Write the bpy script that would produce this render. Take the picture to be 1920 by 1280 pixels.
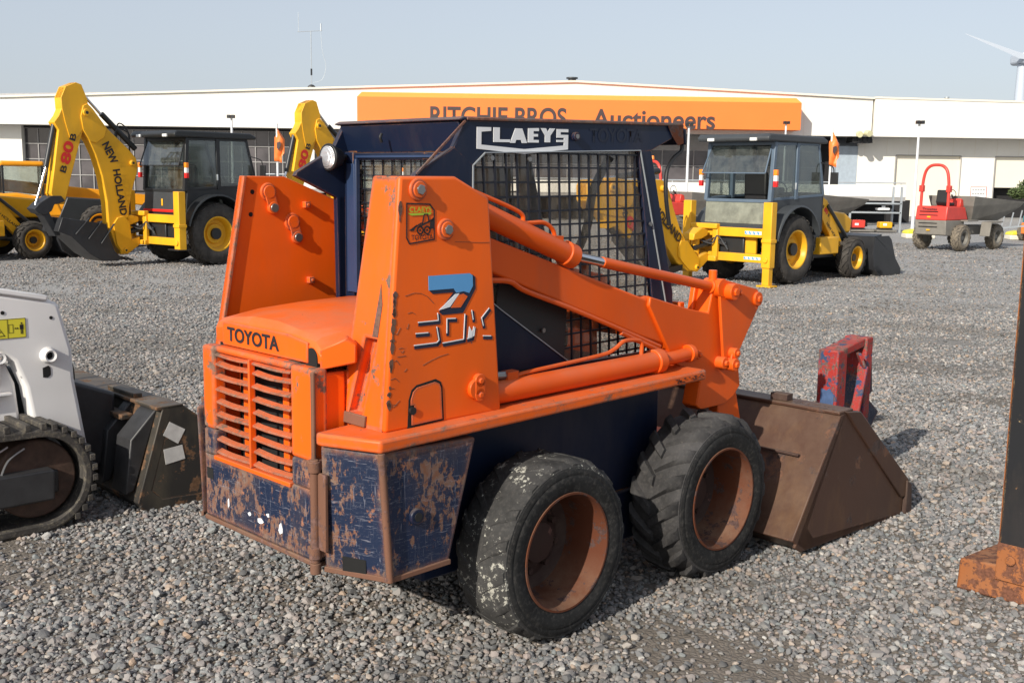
import bpy, bmesh, math, random
import numpy as np
from mathutils import Vector, Matrix
random.seed(7)
for o in list(bpy.data.objects): bpy.data.objects.remove(o)
C = bpy.context.scene.collection
sc = bpy.context.scene
R = math.radians
PI = math.pi
# ---------------------------------------------------------------- camera
CH = 1.828; PITCH = R(8.555); ROLL = R(0.831); FPX = 2031.5
cam_d = bpy.data.cameras.new("camera"); cam = bpy.data.objects.new("camera", cam_d); C.objects.link(cam)
cam_d.sensor_width = 36; cam_d.lens = FPX/1920*36; cam_d.clip_start = 0.05; cam_d.clip_end = 2000
_R = Vector((1, 0, 0)); _F = Vector((0, math.cos(PITCH), -math.sin(PITCH))); _U = Vector((0, math.sin(PITCH), math.cos(PITCH)))
_r = _R*math.cos(ROLL)+_U*math.sin(ROLL); _u = _U*math.cos(ROLL)-_R*math.sin(ROLL)
cam.matrix_world = Matrix(((_r.x, _u.x, -_F.x, 0), (_r.y, _u.y, -_F.y, 0), (_r.z, _u.z, -_F.z, CH), (0, 0, 0, 1)))
sc.camera = cam
# ---------------------------------------------------------------- world, sun, exposure
SUN_EL = R(28); SUN_AZ = R(34)          # light travels towards azimuth SUN_AZ (clockwise from +Y)
w = bpy.data.worlds.new("World"); sc.world = w; w.use_nodes = True
nt = w.node_tree; bg = nt.nodes['Background']
sky = nt.nodes.new('ShaderNodeTexSky'); sky.sky_type = 'NISHITA'; sky.sun_disc = False
sky.sun_elevation = SUN_EL; sky.sun_rotation = SUN_AZ+PI; sky.air_density = 1.0; sky.dust_density = 1.5; sky.ozone_density = 1.5
hs = nt.nodes.new('ShaderNodeHueSaturation'); hs.inputs['Saturation'].default_value = 0.62
mxs = nt.nodes.new('ShaderNodeMix'); mxs.data_type = 'RGBA'; mxs.inputs[0].default_value = .62; mxs.inputs[7].default_value = (3.5, 3.85, 4.45, 1)
nt.links.new(sky.outputs[0], hs.inputs['Color']); nt.links.new(hs.outputs[0], mxs.inputs[6]); nt.links.new(mxs.outputs[2], bg.inputs['Color'])
bg.inputs['Strength'].default_value = 0.13
sl = bpy.data.lights.new("sun", 'SUN'); sl.energy = 4.6; sl.angle = R(0.6); sl.color = (1.0, 0.93, 0.82)
so = bpy.data.objects.new("sun", sl); C.objects.link(so)
so.rotation_euler = Vector((math.sin(SUN_AZ)*math.cos(SUN_EL), math.cos(SUN_AZ)*math.cos(SUN_EL), -math.sin(SUN_EL))).to_track_quat('-Z', 'Y').to_euler()
sc.view_settings.view_transform = 'Standard'; sc.view_settings.look = 'None'; sc.view_settings.exposure = 0.25; sc.view_settings.gamma = 1
# ---------------------------------------------------------------- materials
MATS = {}
class NT:
    def __init__(s, name):
        s.m = bpy.data.materials.new(name); s.m.use_nodes = True; s.t = s.m.node_tree; s.t.nodes.clear()
        s.out = s.n('ShaderNodeOutputMaterial'); s.b = s.n('ShaderNodeBsdfPrincipled'); s.l(s.b.outputs[0], s.out.inputs[0])
        s.tc = s.n('ShaderNodeTexCoord')
    def n(s, k, **kw):
        x = s.t.nodes.new(k)
        for a, b in kw.items(): setattr(x, a, b)
        return x
    def l(s, a, b): s.t.links.new(a, b)
    def noise(s, scale, detail=6, rough=.6, mapping=None, dist=0, rot=None):
        x = s.n('ShaderNodeTexNoise'); x.inputs['Scale'].default_value = scale; x.inputs['Detail'].default_value = detail
        x.inputs['Roughness'].default_value = rough; x.inputs['Distortion'].default_value = dist
        src = s.tc.outputs['Object']
        if mapping or rot:
            mp = s.n('ShaderNodeMapping'); s.l(src, mp.inputs[0])
            if mapping: mp.inputs['Scale'].default_value = mapping
            if rot: mp.inputs['Rotation'].default_value = rot
            src = mp.outputs[0]
        s.l(src, x.inputs['Vector']); return x.outputs['Fac']
    def ramp(s, f, a, b, lo=0., hi=1.):
        x = s.n('ShaderNodeMapRange'); x.inputs['From Min'].default_value = a; x.inputs['From Max'].default_value = b
        x.inputs['To Min'].default_value = lo; x.inputs['To Max'].default_value = hi; s.l(f, x.inputs['Value']); return x.outputs[0]
    def mth(s, op, a, b=None):
        x = s.n('ShaderNodeMath', operation=op)
        for i, v in enumerate((a, b)):
            if v is None: continue
            if isinstance(v, (int, float)): x.inputs[i].default_value = v
            else: s.l(v, x.inputs[i])
        return x.outputs[0]
    def mix(s, f, a, b):
        x = s.n('ShaderNodeMix', data_type='RGBA')
        for i, v in ((0, f), (6, a), (7, b)):
            if isinstance(v, (int, float)): x.inputs[i].default_value = v
            elif isinstance(v, (tuple, list)): x.inputs[i].default_value = (*v[:3], 1)
            else: s.l(v, x.inputs[i])
        return x.outputs[2]
    def set(s, **kw):
        for k, v in kw.items():
            k = k.replace('_', ' ')
            i = s.b.inputs[k]
            if isinstance(v, (int, float)): i.default_value = v
            elif isinstance(v, (tuple, list)): i.default_value = (*v[:3], 1)
            else: s.l(v, i)
    def bump(s, h, strength=.3, dist=.005):
        x = s.n('ShaderNodeBump'); x.inputs['Strength'].default_value = strength; x.inputs['Distance'].default_value = dist
        s.l(h, x.inputs['Height']); s.l(x.outputs[0], s.b.inputs['Normal'])
def M(name): return MATS[name]
def paint(name, col, rust=(.10, .045, .025), chip=.66, edge=0., rough=.42, sc_=5., scratch=0., dirt=.10, dirtcol=(.16, .12, .09), metal=0., bump=.15, softedge=.012, prim=None, fine=0., dust=.38):
    t = NT(name)
    n1 = t.noise(sc_, 10, .72); n2 = t.noise(1.3, 3, .5); n3 = t.noise(sc_*6, 5, .6)
    base = t.mix(t.ramp(n2, .35, .65), tuple(c*.86 for c in col), tuple(min(1, c*1.10) for c in col))
    base = t.mix(t.ramp(t.noise(2.2, 6, .7, (1, 1, .35)), .5, .8, 0, dirt*2.2), base, dirtcol)
    gn = t.n('ShaderNodeNewGeometry'); sx_ = t.n('ShaderNodeSeparateXYZ'); t.l(gn.outputs['Normal'], sx_.inputs[0])
    du = t.mth('MULTIPLY', t.ramp(sx_.outputs[2], .25, .95, 0, 1), t.ramp(t.noise(5, 7, .7), .38, .68, .05, dust)); base = t.mix(du, base, (.30, .22, .15))
    m = n1
    if edge > 0:
        bv = t.n('ShaderNodeBevel'); bv.samples = 4; bv.inputs['Radius'].default_value = softedge
        ge = t.n('ShaderNodeNewGeometry'); d = t.n('ShaderNodeVectorMath', operation='DOT_PRODUCT')
        t.l(bv.outputs[0], d.inputs[0]); t.l(ge.outputs['Normal'], d.inputs[1])
        e = t.mth('SUBTRACT', 1, d.outputs['Value'])
        m = t.mth('ADD', n1, t.mth('MULTIPLY', e, edge))
    mask = t.ramp(m, chip, chip+.025)
    if scratch > 0:
        s1 = t.noise(3.0, 4, .7, (1.2, 1.2, 26), 1.2, (0.35, .25, 0)); s2 = t.noise(4.0, 4, .7, (24, 24, 1.5), 1.5, (.5, .3, .2)); s3 = t.noise(3.2, 3, .6, (2, 2, 30), 2.0, (-.6, -.5, 0))
        s = t.mth('MAXIMUM', t.mth('MAXIMUM', s1, s2), s3)
        mask = t.mth('MAXIMUM', mask, t.ramp(s, .80-scratch, .82-scratch))
    rc = t.mix(t.ramp(n3, .35, .65), rust, tuple(c*1.9 for c in rust))
    if prim: rc = t.mix(t.ramp(t.noise(9, 4), .5, .56), rc, prim)
    if fine > 0:
        f1 = t.noise(sc_*4.5, 8, .75, (1, 1, .55)); f2 = t.noise(sc_*.55, 4, .6)
        fm = t.ramp(t.mth('ADD', f1, t.mth('MULTIPLY', t.ramp(f2, .35, .65, -.5, .5), .22)), .64-fine, .66-fine)
        base = t.mix(fm, base, t.mix(t.ramp(n3, .4, .6), rust, (.17, .105, .08))); mask = t.mth('MAXIMUM', mask, fm)
        g1 = t.noise(2.4, 5, .75, (3, 3, 46), 1.6, (.2, .1, 0)); g2 = t.noise(3.4, 5, .7, (42, 42, 2), 1.4, (.3, .1, .4)); g3 = t.noise(2.8, 4, .7, (3, 3, 50), 2, (-.7, .6, 0))
        gm = t.ramp(t.mth('MAXIMUM', t.mth('MAXIMUM', g1, g2), g3), .62, .65, 0, .7); base = t.mix(gm, base, (.20, .20, .24))
    base = t.mix(mask if fine <= 0 else t.ramp(m, chip, chip+.025), base, rc)
    t.set(Base_Color=base, Roughness=t.ramp(mask, 0, 1, rough, .85), Metallic=metal); t.b.inputs['Specular IOR Level'].default_value = .32
    t.bump(t.mth('ADD', t.mth('MULTIPLY', mask, -.6), t.mth('ADD', t.mth('MULTIPLY', n3, .25), t.mth('MULTIPLY', t.noise(2.6, 2, .5), 2.2))), bump, .004)
    MATS[name] = t.m; return t.m
def plain(name, col, rough=.6, metal=0., var=.12, sc_=4., bump=0., emit=None):
    t = NT(name); n = t.noise(sc_, 6, .65)
    b = t.mix(t.ramp(n, .3, .7), tuple(c*(1-var) for c in col), tuple(min(1, c*(1+var)) for c in col))
    t.set(Base_Color=b, Roughness=rough, Metallic=metal)
    if bump: t.bump(t.noise(sc_*8, 6, .7), bump, .004)
    MATS[name] = t.m; return t.m
OR = (.81, .118, .005)
paint('orange', OR, chip=.685, edge=.75, rough=.42, sc_=6, scratch=.04, softedge=.02, dirt=.09, rust=(.09, .06, .05))
paint('orange_worn', OR, chip=.585, edge=1.2, rough=.45, sc_=6, scratch=.055, dirt=.12, rust=(.12, .075, .055), softedge=.035, fine=.0)
paint('orange_arm', (.74, .098, .005), chip=.70, edge=.5, rough=.40, sc_=6, scratch=.03, dirt=.12, rust=(.09, .05, .04))
paint('navy', (.007, .014, .038), chip=.69, edge=.7, rough=.38, sc_=7, scratch=.02, dirt=.10, rust=(.16, .06, .02), prim=(.30, .12, .03))
paint('navy_worn', (.009, .018, .048), chip=.60, edge=1.6, rough=.5, sc_=8, scratch=.125, dirt=.25, rust=(.17, .075, .045), softedge=.05, prim=(.19, .13, .10), dirtcol=(.13, .09, .07), fine=.083)
paint('navy_side', (.008, .016, .043), chip=.64, edge=1.0, rough=.45, sc_=7, scratch=.075, dirt=.12, rust=(.18, .08, .05), softedge=.05, prim=(.18, .12, .10), fine=.055)
paint('rust_edge', (.17, .08, .05), chip=.55, rough=.8, sc_=9, rust=(.10, .055, .045), dirt=.3, bump=.4)
paint('rim_rust', (.105, .030, .012), chip=.55, rough=.85, sc_=13, rust=(.05, .028, .024), dirt=.25, bump=.3)
paint('rim_dark', (.055, .03, .024), chip=.62, rough=.8, sc_=11, rust=(.10, .05, .04), dirt=.4, bump=.3)
paint('bucket_brown', (.066, .032, .021), chip=.60, rough=.5, sc_=4, rust=(.045, .030, .026), dirt=.40, dirtcol=(.15, .08, .035), bump=.5, scratch=.035, edge=.8, prim=(.13, .065, .04))
paint('bucket_dark', (.030, .028, .026), chip=.56, rough=.5, sc_=6, rust=(.10, .055, .03), dirt=.4, dirtcol=(.10, .085, .06), bump=.35, edge=.6, scratch=.03)
paint('track_white', (.80, .79, .78), chip=.80, rough=.35, dirt=.02, sc_=4, bump=.05)
paint('red_blue', (.34, .028, .022), chip=.53, rough=.6, sc_=14, rust=(.10, .055, .045), prim=(.03, .06, .13), edge=.9, fine=.05, dirt=.1)
paint('mast_black', (.020, .021, .024), chip=.63, rough=.35, sc_=8, scratch=.035, edge=.6, rust=(.24, .12, .04), prim=(.5, .38, .2), softedge=.02)
paint('mast_rust', (.30, .105, .034), chip=.50, rough=.8, sc_=14, rust=(.10, .042, .025), dirt=.2, bump=.4)
plain('black', (.012, .012, .013), .5); plain('flat_black', (.006, .006, .006), .9); plain('hose', (.014, .014, .015), .45)  # the matt near-black also paints the shade inside slots, gaps and holes
plain('steel', (.32, .31, .30), .35, .9); plain('chrome', (.62, .62, .64), .12, 1.0, .02)
plain('decal_black', (.015, .013, .016), .5); plain('decal_navy', (.012, .016, .04), .45); plain('decal_white', (.78, .79, .80), .45, 0, .05)
plain('decal_blue', (.10, .32, .62), .4, 0, .05); plain('decal_green', (.36, .48, .03), .45); plain('decal_yellow', (.72, .64, .05), .45, 0, .05)
plain('decal_red', (.70, .02, .015), .45); plain('decal_faint', (.006, .010, .026), .5)
plain('sticker_white', (.55, .54, .52), .6, 0, .15, 20)
plain('undercarriage', (.03, .03, .032), .5, 0, .3, 8, .2); plain('idler_rust', (.07, .04, .028), .7, 0, .5, 10, .4)
paint('yellow', (.80, .41, .018), chip=.74, rough=.4, sc_=4, dirt=.20, dirtcol=(.35, .22, .05), rust=(.12, .08, .04), bump=.05)
paint('yellow_orange', (.86, .34, .012), chip=.80, rough=.4, sc_=4, dirt=.06, bump=.05)
plain('cab_black', (.018, .020, .022), .42); plain('navy_light', (.022, .042, .10), .4); plain('cab_blue', (.10, .14, .19), .4, 0, .1); plain('cab_grey', (.045, .050, .055), .45)
plain('panel_dirty', (.20, .21, .17), .6, 0, .35, 5); plain('bucket_black', (.022, .023, .026), .42, 0, .3)
plain('dumper_red', (.62, .05, .035), .4, 0, .1); plain('dumper_grey', (.20, .185, .16), .6, 0, .15); plain('skip_grey', (.17, .16, .14), .65, 0, .25, 2)
plain('lamp_orange', (.9, .25, .02), .3); plain('lamp_red', (.7, .02, .02), .3); plain('lamp_white', (.75, .75, .72), .3)
plain('galv', (.42, .45, .47), .45, .4); plain('pole_white', (.66, .67, .68), .4)
def tyre_mat(name, mud, mudcol, base=(.026, .025, .025)):
    t = NT(name); n1 = t.noise(34, 9, .75); n2 = t.noise(5, 5, .7); n3 = t.noise(60, 4, .6)
    b = t.mix(t.ramp(n2, .35, .7), base, tuple(c*2.6 for c in base))
    b = t.mix(t.ramp(n3, .5, .75, 0, .35), b, (.12, .11, .10))
    mk = t.ramp(t.mth('ADD', t.mth('MULTIPLY', n1, .8), t.mth('MULTIPLY', n2, .33)), mud, mud+.02)
    t.set(Base_Color=t.mix(mk, b, mudcol), Roughness=.78); t.b.inputs['Specular IOR Level'].default_value = .25; t.bump(t.mth('ADD', n1, t.mth('MULTIPLY', mk, .4)), .5, .006)
    MATS[name] = t.m
tyre_mat('tyre', .70, (.16, .14, .12)); tyre_mat('tyre_muddy', .635, (.40, .39, .34), (.024, .0235, .023)); tyre_mat('tyre_far', .68, (.10, .09, .08), (.03, .027, .024)); tyre_mat('tyre_dusty', .52, (.20, .17, .13), (.06, .052, .045)); tyre_mat('sidewall', .9, (.1, .1, .1), (.010, .010, .010))
def glass(name, tint, refl=.25, dust=.15, dustcol=(.3, .3, .28), sc_=6, streak=False):
    t = NT(name); t.t.nodes.remove(t.b)
    tr = t.n('ShaderNodeBsdfTransparent'); tr.inputs[0].default_value = (*tint, 1)
    gl = t.n('ShaderNodeBsdfGlossy'); gl.inputs['Roughness'].default_value = .06; gl.inputs['Color'].default_value = (.8, .85, .9, 1)
    df = t.n('ShaderNodeBsdfDiffuse'); df.inputs[0].default_value = (*dustcol, 1)
    fr = t.n('ShaderNodeLayerWeight'); fr.inputs[0].default_value = .25
    m1 = t.n('ShaderNodeMixShader'); t.l(t.mth('MINIMUM', t.mth('ADD', t.mth('MULTIPLY', fr.outputs['Facing'], .35), refl), 1), m1.inputs[0]); t.l(tr.outputs[0], m1.inputs[1]); t.l(gl.outputs[0], m1.inputs[2])
    m2 = t.n('ShaderNodeMixShader'); t.l(t.ramp(t.noise(sc_, 7, .7, (1, 1, .25) if streak else None), .38, .72, dust*.3, dust*1.8), m2.inputs[0]); t.l(m1.outputs[0], m2.inputs[1]); t.l(df.outputs[0], m2.inputs[2])
    t.l(m2.outputs[0], t.out.inputs[0]); MATS[name] = t.m
glass('cab_glass', (.62, .66, .63), .10, .16, (.25, .26, .24)); glass('plexi', (.93, .91, .87), .015, .17, (.52, .43, .32), 10, True); plain('mesh_dark', (.008, .010, .018), .5); glass('mirror_glass', (.2, .22, .22), .3, .1)
def window_mat():
    t = NT('window'); n = t.noise(.35, 4, .6)
    t.set(Base_Color=t.mix(t.ramp(n, .4, .62), (.05, .046, .05), (.11, .10, .105)), Roughness=.12, Metallic=0, IOR=1.5); t.b.inputs['Specular IOR Level'].default_value = .55
    MATS['window'] = t.m
window_mat()
def lens_mat():
    t = NT('lamp_lens'); wv = t.n('ShaderNodeTexWave'); wv.inputs['Scale'].default_value = 60; t.l(t.tc.outputs['Object'], wv.inputs['Vector'])
    wv2 = t.n('ShaderNodeTexWave', bands_direction='Z'); wv2.inputs['Scale'].default_value = 60; t.l(t.tc.outputs['Object'], wv2.inputs['Vector'])
    t.set(Base_Color=(.75, .74, .74), Roughness=.28, Metallic=.7); t.bump(t.mth('ADD', wv.outputs['Fac'], wv2.outputs['Fac']), .5, .003); MATS['lamp_lens'] = t.m
lens_mat()
# ---------------------------------------------------------------- mesh builder
class MB:
    def __init__(s): s.v = []; s.f = []
    def add(s, vs, fs):
        k = len(s.v); s.v += [tuple(v) for v in vs]; s.f += [tuple(k+i for i in f) for f in fs]; return s
    def box(s, a, b, M=None):
        vs = [Vector((x, y, z)) for x in (a[0], b[0]) for y in (a[1], b[1]) for z in (a[2], b[2])]
        if M: vs = [M @ v for v in vs]
        return s.add(vs, [(0, 1, 3, 2), (4, 6, 7, 5), (0, 4, 5, 1), (2, 3, 7, 6), (0, 2, 6, 4), (1, 5, 7, 3)])
    def prism(s, pts, ax, a, b):          # outline in the two other axes (x,z for ax=y; x,y for z; y,z for x)
        def mk(p, c): return {'y': (p[0], c, p[1]), 'z': (p[0], p[1], c), 'x': (c, p[0], p[1])}[ax]
        n = len(pts); ar = sum(pts[i][0]*pts[(i+1) % n][1]-pts[(i+1) % n][0]*pts[i][1] for i in range(n))
        if ar < 0: pts = pts[::-1]
        vs = [mk(p, a) for p in pts]+[mk(p, b) for p in pts]
        fs = [tuple(range(n)), tuple(range(2*n-1, n-1, -1))]+[(i, n+i, n+(i+1) % n, (i+1) % n) for i in range(n)]
        return s.add(vs, fs)
    def bar(s, p0, p1, w, h, up=(0, 0, 1)):
        p0, p1 = Vector(p0), Vector(p1); d = (p1-p0).normalized(); u = Vector(up)
        sd = d.cross(u); 
        if sd.length < 1e-4: sd = d.cross(Vector((0, 1, 0)))
        sd.normalize(); u = sd.cross(d)
        vs = [p+sd*a*w/2+u*b*h/2 for p in (p0, p1) for a, b in ((-1, -1), (1, -1), (1, 1), (-1, 1))]
        return s.add(vs, [(0, 1, 2, 3), (7, 6, 5, 4), (0, 4, 5, 1), (1, 5, 6, 2), (2, 6, 7, 3), (3, 7, 4, 0)])
    def cyl(s, p0, p1, r, n=20, r2=None, caps=True):
        p0, p1 = Vector(p0), Vector(p1); d = (p1-p0).normalized(); a = d.orthogonal().normalized(); b = d.cross(a); r2 = r if r2 is None else r2
        vs = [p+(a*math.cos(2*PI*i/n)+b*math.sin(2*PI*i/n))*q for p, q in ((p0, r), (p1, r2)) for i in range(n)]
        fs = [(i, (i+1) % n, n+(i+1) % n, n+i) for i in range(n)]
        if caps: fs += [tuple(range(n-1, -1, -1)), tuple(range(n, 2*n))]
        return s.add(vs, fs)
    def tube(s, pts, r, n=10):
        P = [Vector(p) for p in pts]
        # smooth path
        Q = []
        for i in range(len(P)-1):
            p0 = P[max(i-1, 0)]; p1 = P[i]; p2 = P[i+1]; p3 = P[min(i+2, len(P)-1)]
            for k in range(6):
                t = k/6; Q.append(.5*((2*p1)+(p2-p0)*t+(2*p0-5*p1+4*p2-p3)*t*t+(3*p1-p0-3*p2+p3)*t**3))
        Q.append(P[-1]); d = (Q[1]-Q[0]).normalized(); a = d.orthogonal().normalized(); rings = []
        for i, q in enumerate(Q):
            d = (Q[min(i+1, len(Q)-1)]-Q[max(i-1, 0)]).normalized(); a = (a-d*a.dot(d)).normalized(); b = d.cross(a)
            rings.append([q+(a*math.cos(2*PI*j/n)+b*math.sin(2*PI*j/n))*r for j in range(n)])
        vs = [v for rg in rings for v in rg]; L = len(rings)
        fs = [(i*n+j, i*n+(j+1) % n, (i+1)*n+(j+1) % n, (i+1)*n+j) for i in range(L-1) for j in range(n)]
        fs += [tuple(range(n-1, -1, -1)), tuple(range((L-1)*n, L*n))]
        return s.add(vs, fs)
    def lathe(s, prof, c, n=64, ax='y', closed=False):  # prof: (along axis, radius)
        vs = []; c = Vector(c)
        for t, r in prof:
            for i in range(n):
                a = 2*PI*i/n
                vs.append(c+(Vector((r*math.cos(a), t, r*math.sin(a))) if ax == 'y' else Vector((r*math.cos(a), r*math.sin(a), t)) if ax == 'z' else Vector((t, r*math.cos(a), r*math.sin(a)))))
        m = len(prof); fs = []
        for k in range(m if closed else m-1):
            k2 = (k+1) % m
            for i in range(n): fs.append((k*n+i, k*n+(i+1) % n, k2*n+(i+1) % n, k2*n+i))
        return s.add(vs, fs)
    def quad(s, a, b, c, d): return s.add([a, b, c, d], [(0, 1, 2, 3)])
    def build(s, name, mat, parent=None, bevel=0., seg=2, smooth=True, ang=35, flip=True):
        me = bpy.data.meshes.new(name); me.from_pydata([tuple(v) for v in s.v], [], s.f); me.update()
        bm = bmesh.new(); bm.from_mesh(me); bmesh.ops.remove_doubles(bm, verts=bm.verts, dist=1e-5)
        if flip: bmesh.ops.recalc_face_normals(bm, faces=bm.faces)
        bm.to_mesh(me); bm.free()
        me.materials.append(MATS[mat] if isinstance(mat, str) else mat)
        if smooth: me.shade_smooth(); me.set_sharp_from_angle(angle=R(ang))
        o = bpy.data.objects.new(name, me); C.objects.link(o)
        if parent: o.parent = parent
        if bevel:
            m = o.modifiers.new('bevel', 'BEVEL'); m.width = bevel; m.segments = seg; m.limit_method = 'ANGLE'; m.angle_limit = R(40); m.harden_normals = False
        return o
def thing(name, label, cat, loc=(0, 0, 0), hd=None, group=None, rz=0):
    o = bpy.data.objects.new(name, None); C.objects.link(o); o.location = loc
    o.rotation_euler = (0, 0, (PI/2-R(hd)) if hd is not None else rz)
    o['label'] = label; o['category'] = cat
    if group: o['group'] = group
    return o
def tag(o, label, cat, group=None):
    o['label'] = label; o['category'] = cat
    if group: o['group'] = group
    return o
def struct(name, mb, mat, **k):
    o = mb.build(name, mat, **k); o['kind'] = 'structure'; return o
def text(s, o, u, v, w, h, mat, parent, name='lettering', bold=.0, depth=.002, shear=0., spacing=1.0):
    """flat lettering: lower-left corner o, unit text direction u, unit up v, box w x h"""
    cu = bpy.data.curves.new('t', 'FONT'); cu.body = s; cu.size = 1; cu.offset = bold; cu.shear = shear; cu.space_character = spacing
    ob = bpy.data.objects.new('t', cu); C.objects.link(ob)
    dg = bpy.context.evaluated_depsgraph_get(); me = bpy.data.meshes.new_from_object(ob.evaluated_get(dg)); bpy.data.objects.remove(ob)
    vs = np.array([tuple(x.co) for x in me.vertices]); lo = vs.min(0); hi = vs.max(0)
    u, v, o = Vector(u).normalized(), Vector(v).normalized(), Vector(o); nn = u.cross(v)
    for x in me.vertices:
        a = (x.co.x-lo[0])/(hi[0]-lo[0])*w; b = (x.co.y-lo[1])/(hi[1]-lo[1])*h
        x.co = o+u*a+v*b+nn*depth
    me.materials.clear(); me.materials.append(MATS[mat]); me.name = name
    r = bpy.data.objects.new(name, me); C.objects.link(r); r.parent = parent; return r
def shapes(polys, o, u, v, mat, parent, name, depth=.002, thick=.0015):
    """flat marks: polygons in (a,b) metres laid on a face"""
    u, v, o = Vector(u).normalized(), Vector(v).normalized(), Vector(o); nn = u.cross(v); m = MB()
    for p in polys:
        n = len(p); ar = sum(p[i][0]*p[(i+1) % n][1]-p[(i+1) % n][0]*p[i][1] for i in range(n))
        if ar < 0: p = p[::-1]
        q = [o+u*a+v*b+nn*(depth) for a, b in p]+[o+u*a+v*b+nn*(depth-thick) for a, b in p]
        m.add(q, [tuple(range(n)), tuple(range(2*n-1, n-1, -1))]+[(i, n+i, n+(i+1) % n, (i+1) % n) for i in range(n)])
    return m.build(name, mat, parent, smooth=False)
def mir(pts): return [(x, -y, *r) for x, y, *r in pts]
# ================================================================ ground
def gravel_mat():
    t = NT('gravel_ground')
    vo = t.n('ShaderNodeTexVoronoi'); vo.inputs['Scale'].default_value = 42; t.l(t.tc.outputs['Object'], vo.inputs['Vector'])
    vo2 = t.n('ShaderNodeTexVoronoi', feature='DISTANCE_TO_EDGE'); vo2.inputs['Scale'].default_value = 42; t.l(t.tc.outputs['Object'], vo2.inputs['Vector'])
    sp = t.n('ShaderNodeSeparateColor'); t.l(vo.outputs['Color'], sp.inputs[0])
    cr = t.n('ShaderNodeValToRGB'); t.l(sp.outputs[0], cr.inputs[0]); e = cr.color_ramp
    e.elements[0].color = (.20, .195, .19, 1); e.elements[1].position = 1; e.elements[1].color = (.50, .48, .45, 1)
    for p, c in ((.3, (.29, .29, .285)), (.5, (.36, .34, .33)), (.75, (.36, .365, .36))): x = e.elements.new(p); x.color = (*c, 1)
    big = t.ramp(t.noise(.25, 5, .6), .4, .62); band = t.ramp(t.noise(.6, 5, .65, (1, 3, 1)), .52, .70)
    b = t.mix(t.ramp(vo2.outputs['Distance'], 0, .10, .45, 0), cr.outputs[0], (.10, .09, .08))
    b = t.mix(t.mth('MULTIPLY', big, .18), b, (.16, .155, .15)); b = t.mix(t.mth('MULTIPLY', band, .35), b, (.17, .14, .11))
    gp = t.n('ShaderNodeNewGeometry'); sy = t.n('ShaderNodeSeparateXYZ'); t.l(gp.outputs['Position'], sy.inputs[0])
    b = t.mix(t.ramp(sy.outputs[1], 9, 17, .85, 0), b, t.mix(t.ramp(t.noise(30, 6, .7), .35, .65), (.085, .068, .05), (.17, .14, .11)))
    t.set(Base_Color=b, Roughness=.85)
    t.bump(t.mth('ADD', t.ramp(vo2.outputs['Distance'], 0, .25), t.mth('MULTIPLY', sp.outputs[1], 1.2)), .45, .008)
    MATS['gravel_ground'] = t.m
gravel_mat()
def soil_mat():
    pass
g = MB(); g.quad((-300, -40, 0), (300, -40, 0), (300, 500, 0), (-300, 500, 0)); struct('ground', g, 'gravel_ground', smooth=False, flip=False)
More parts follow.
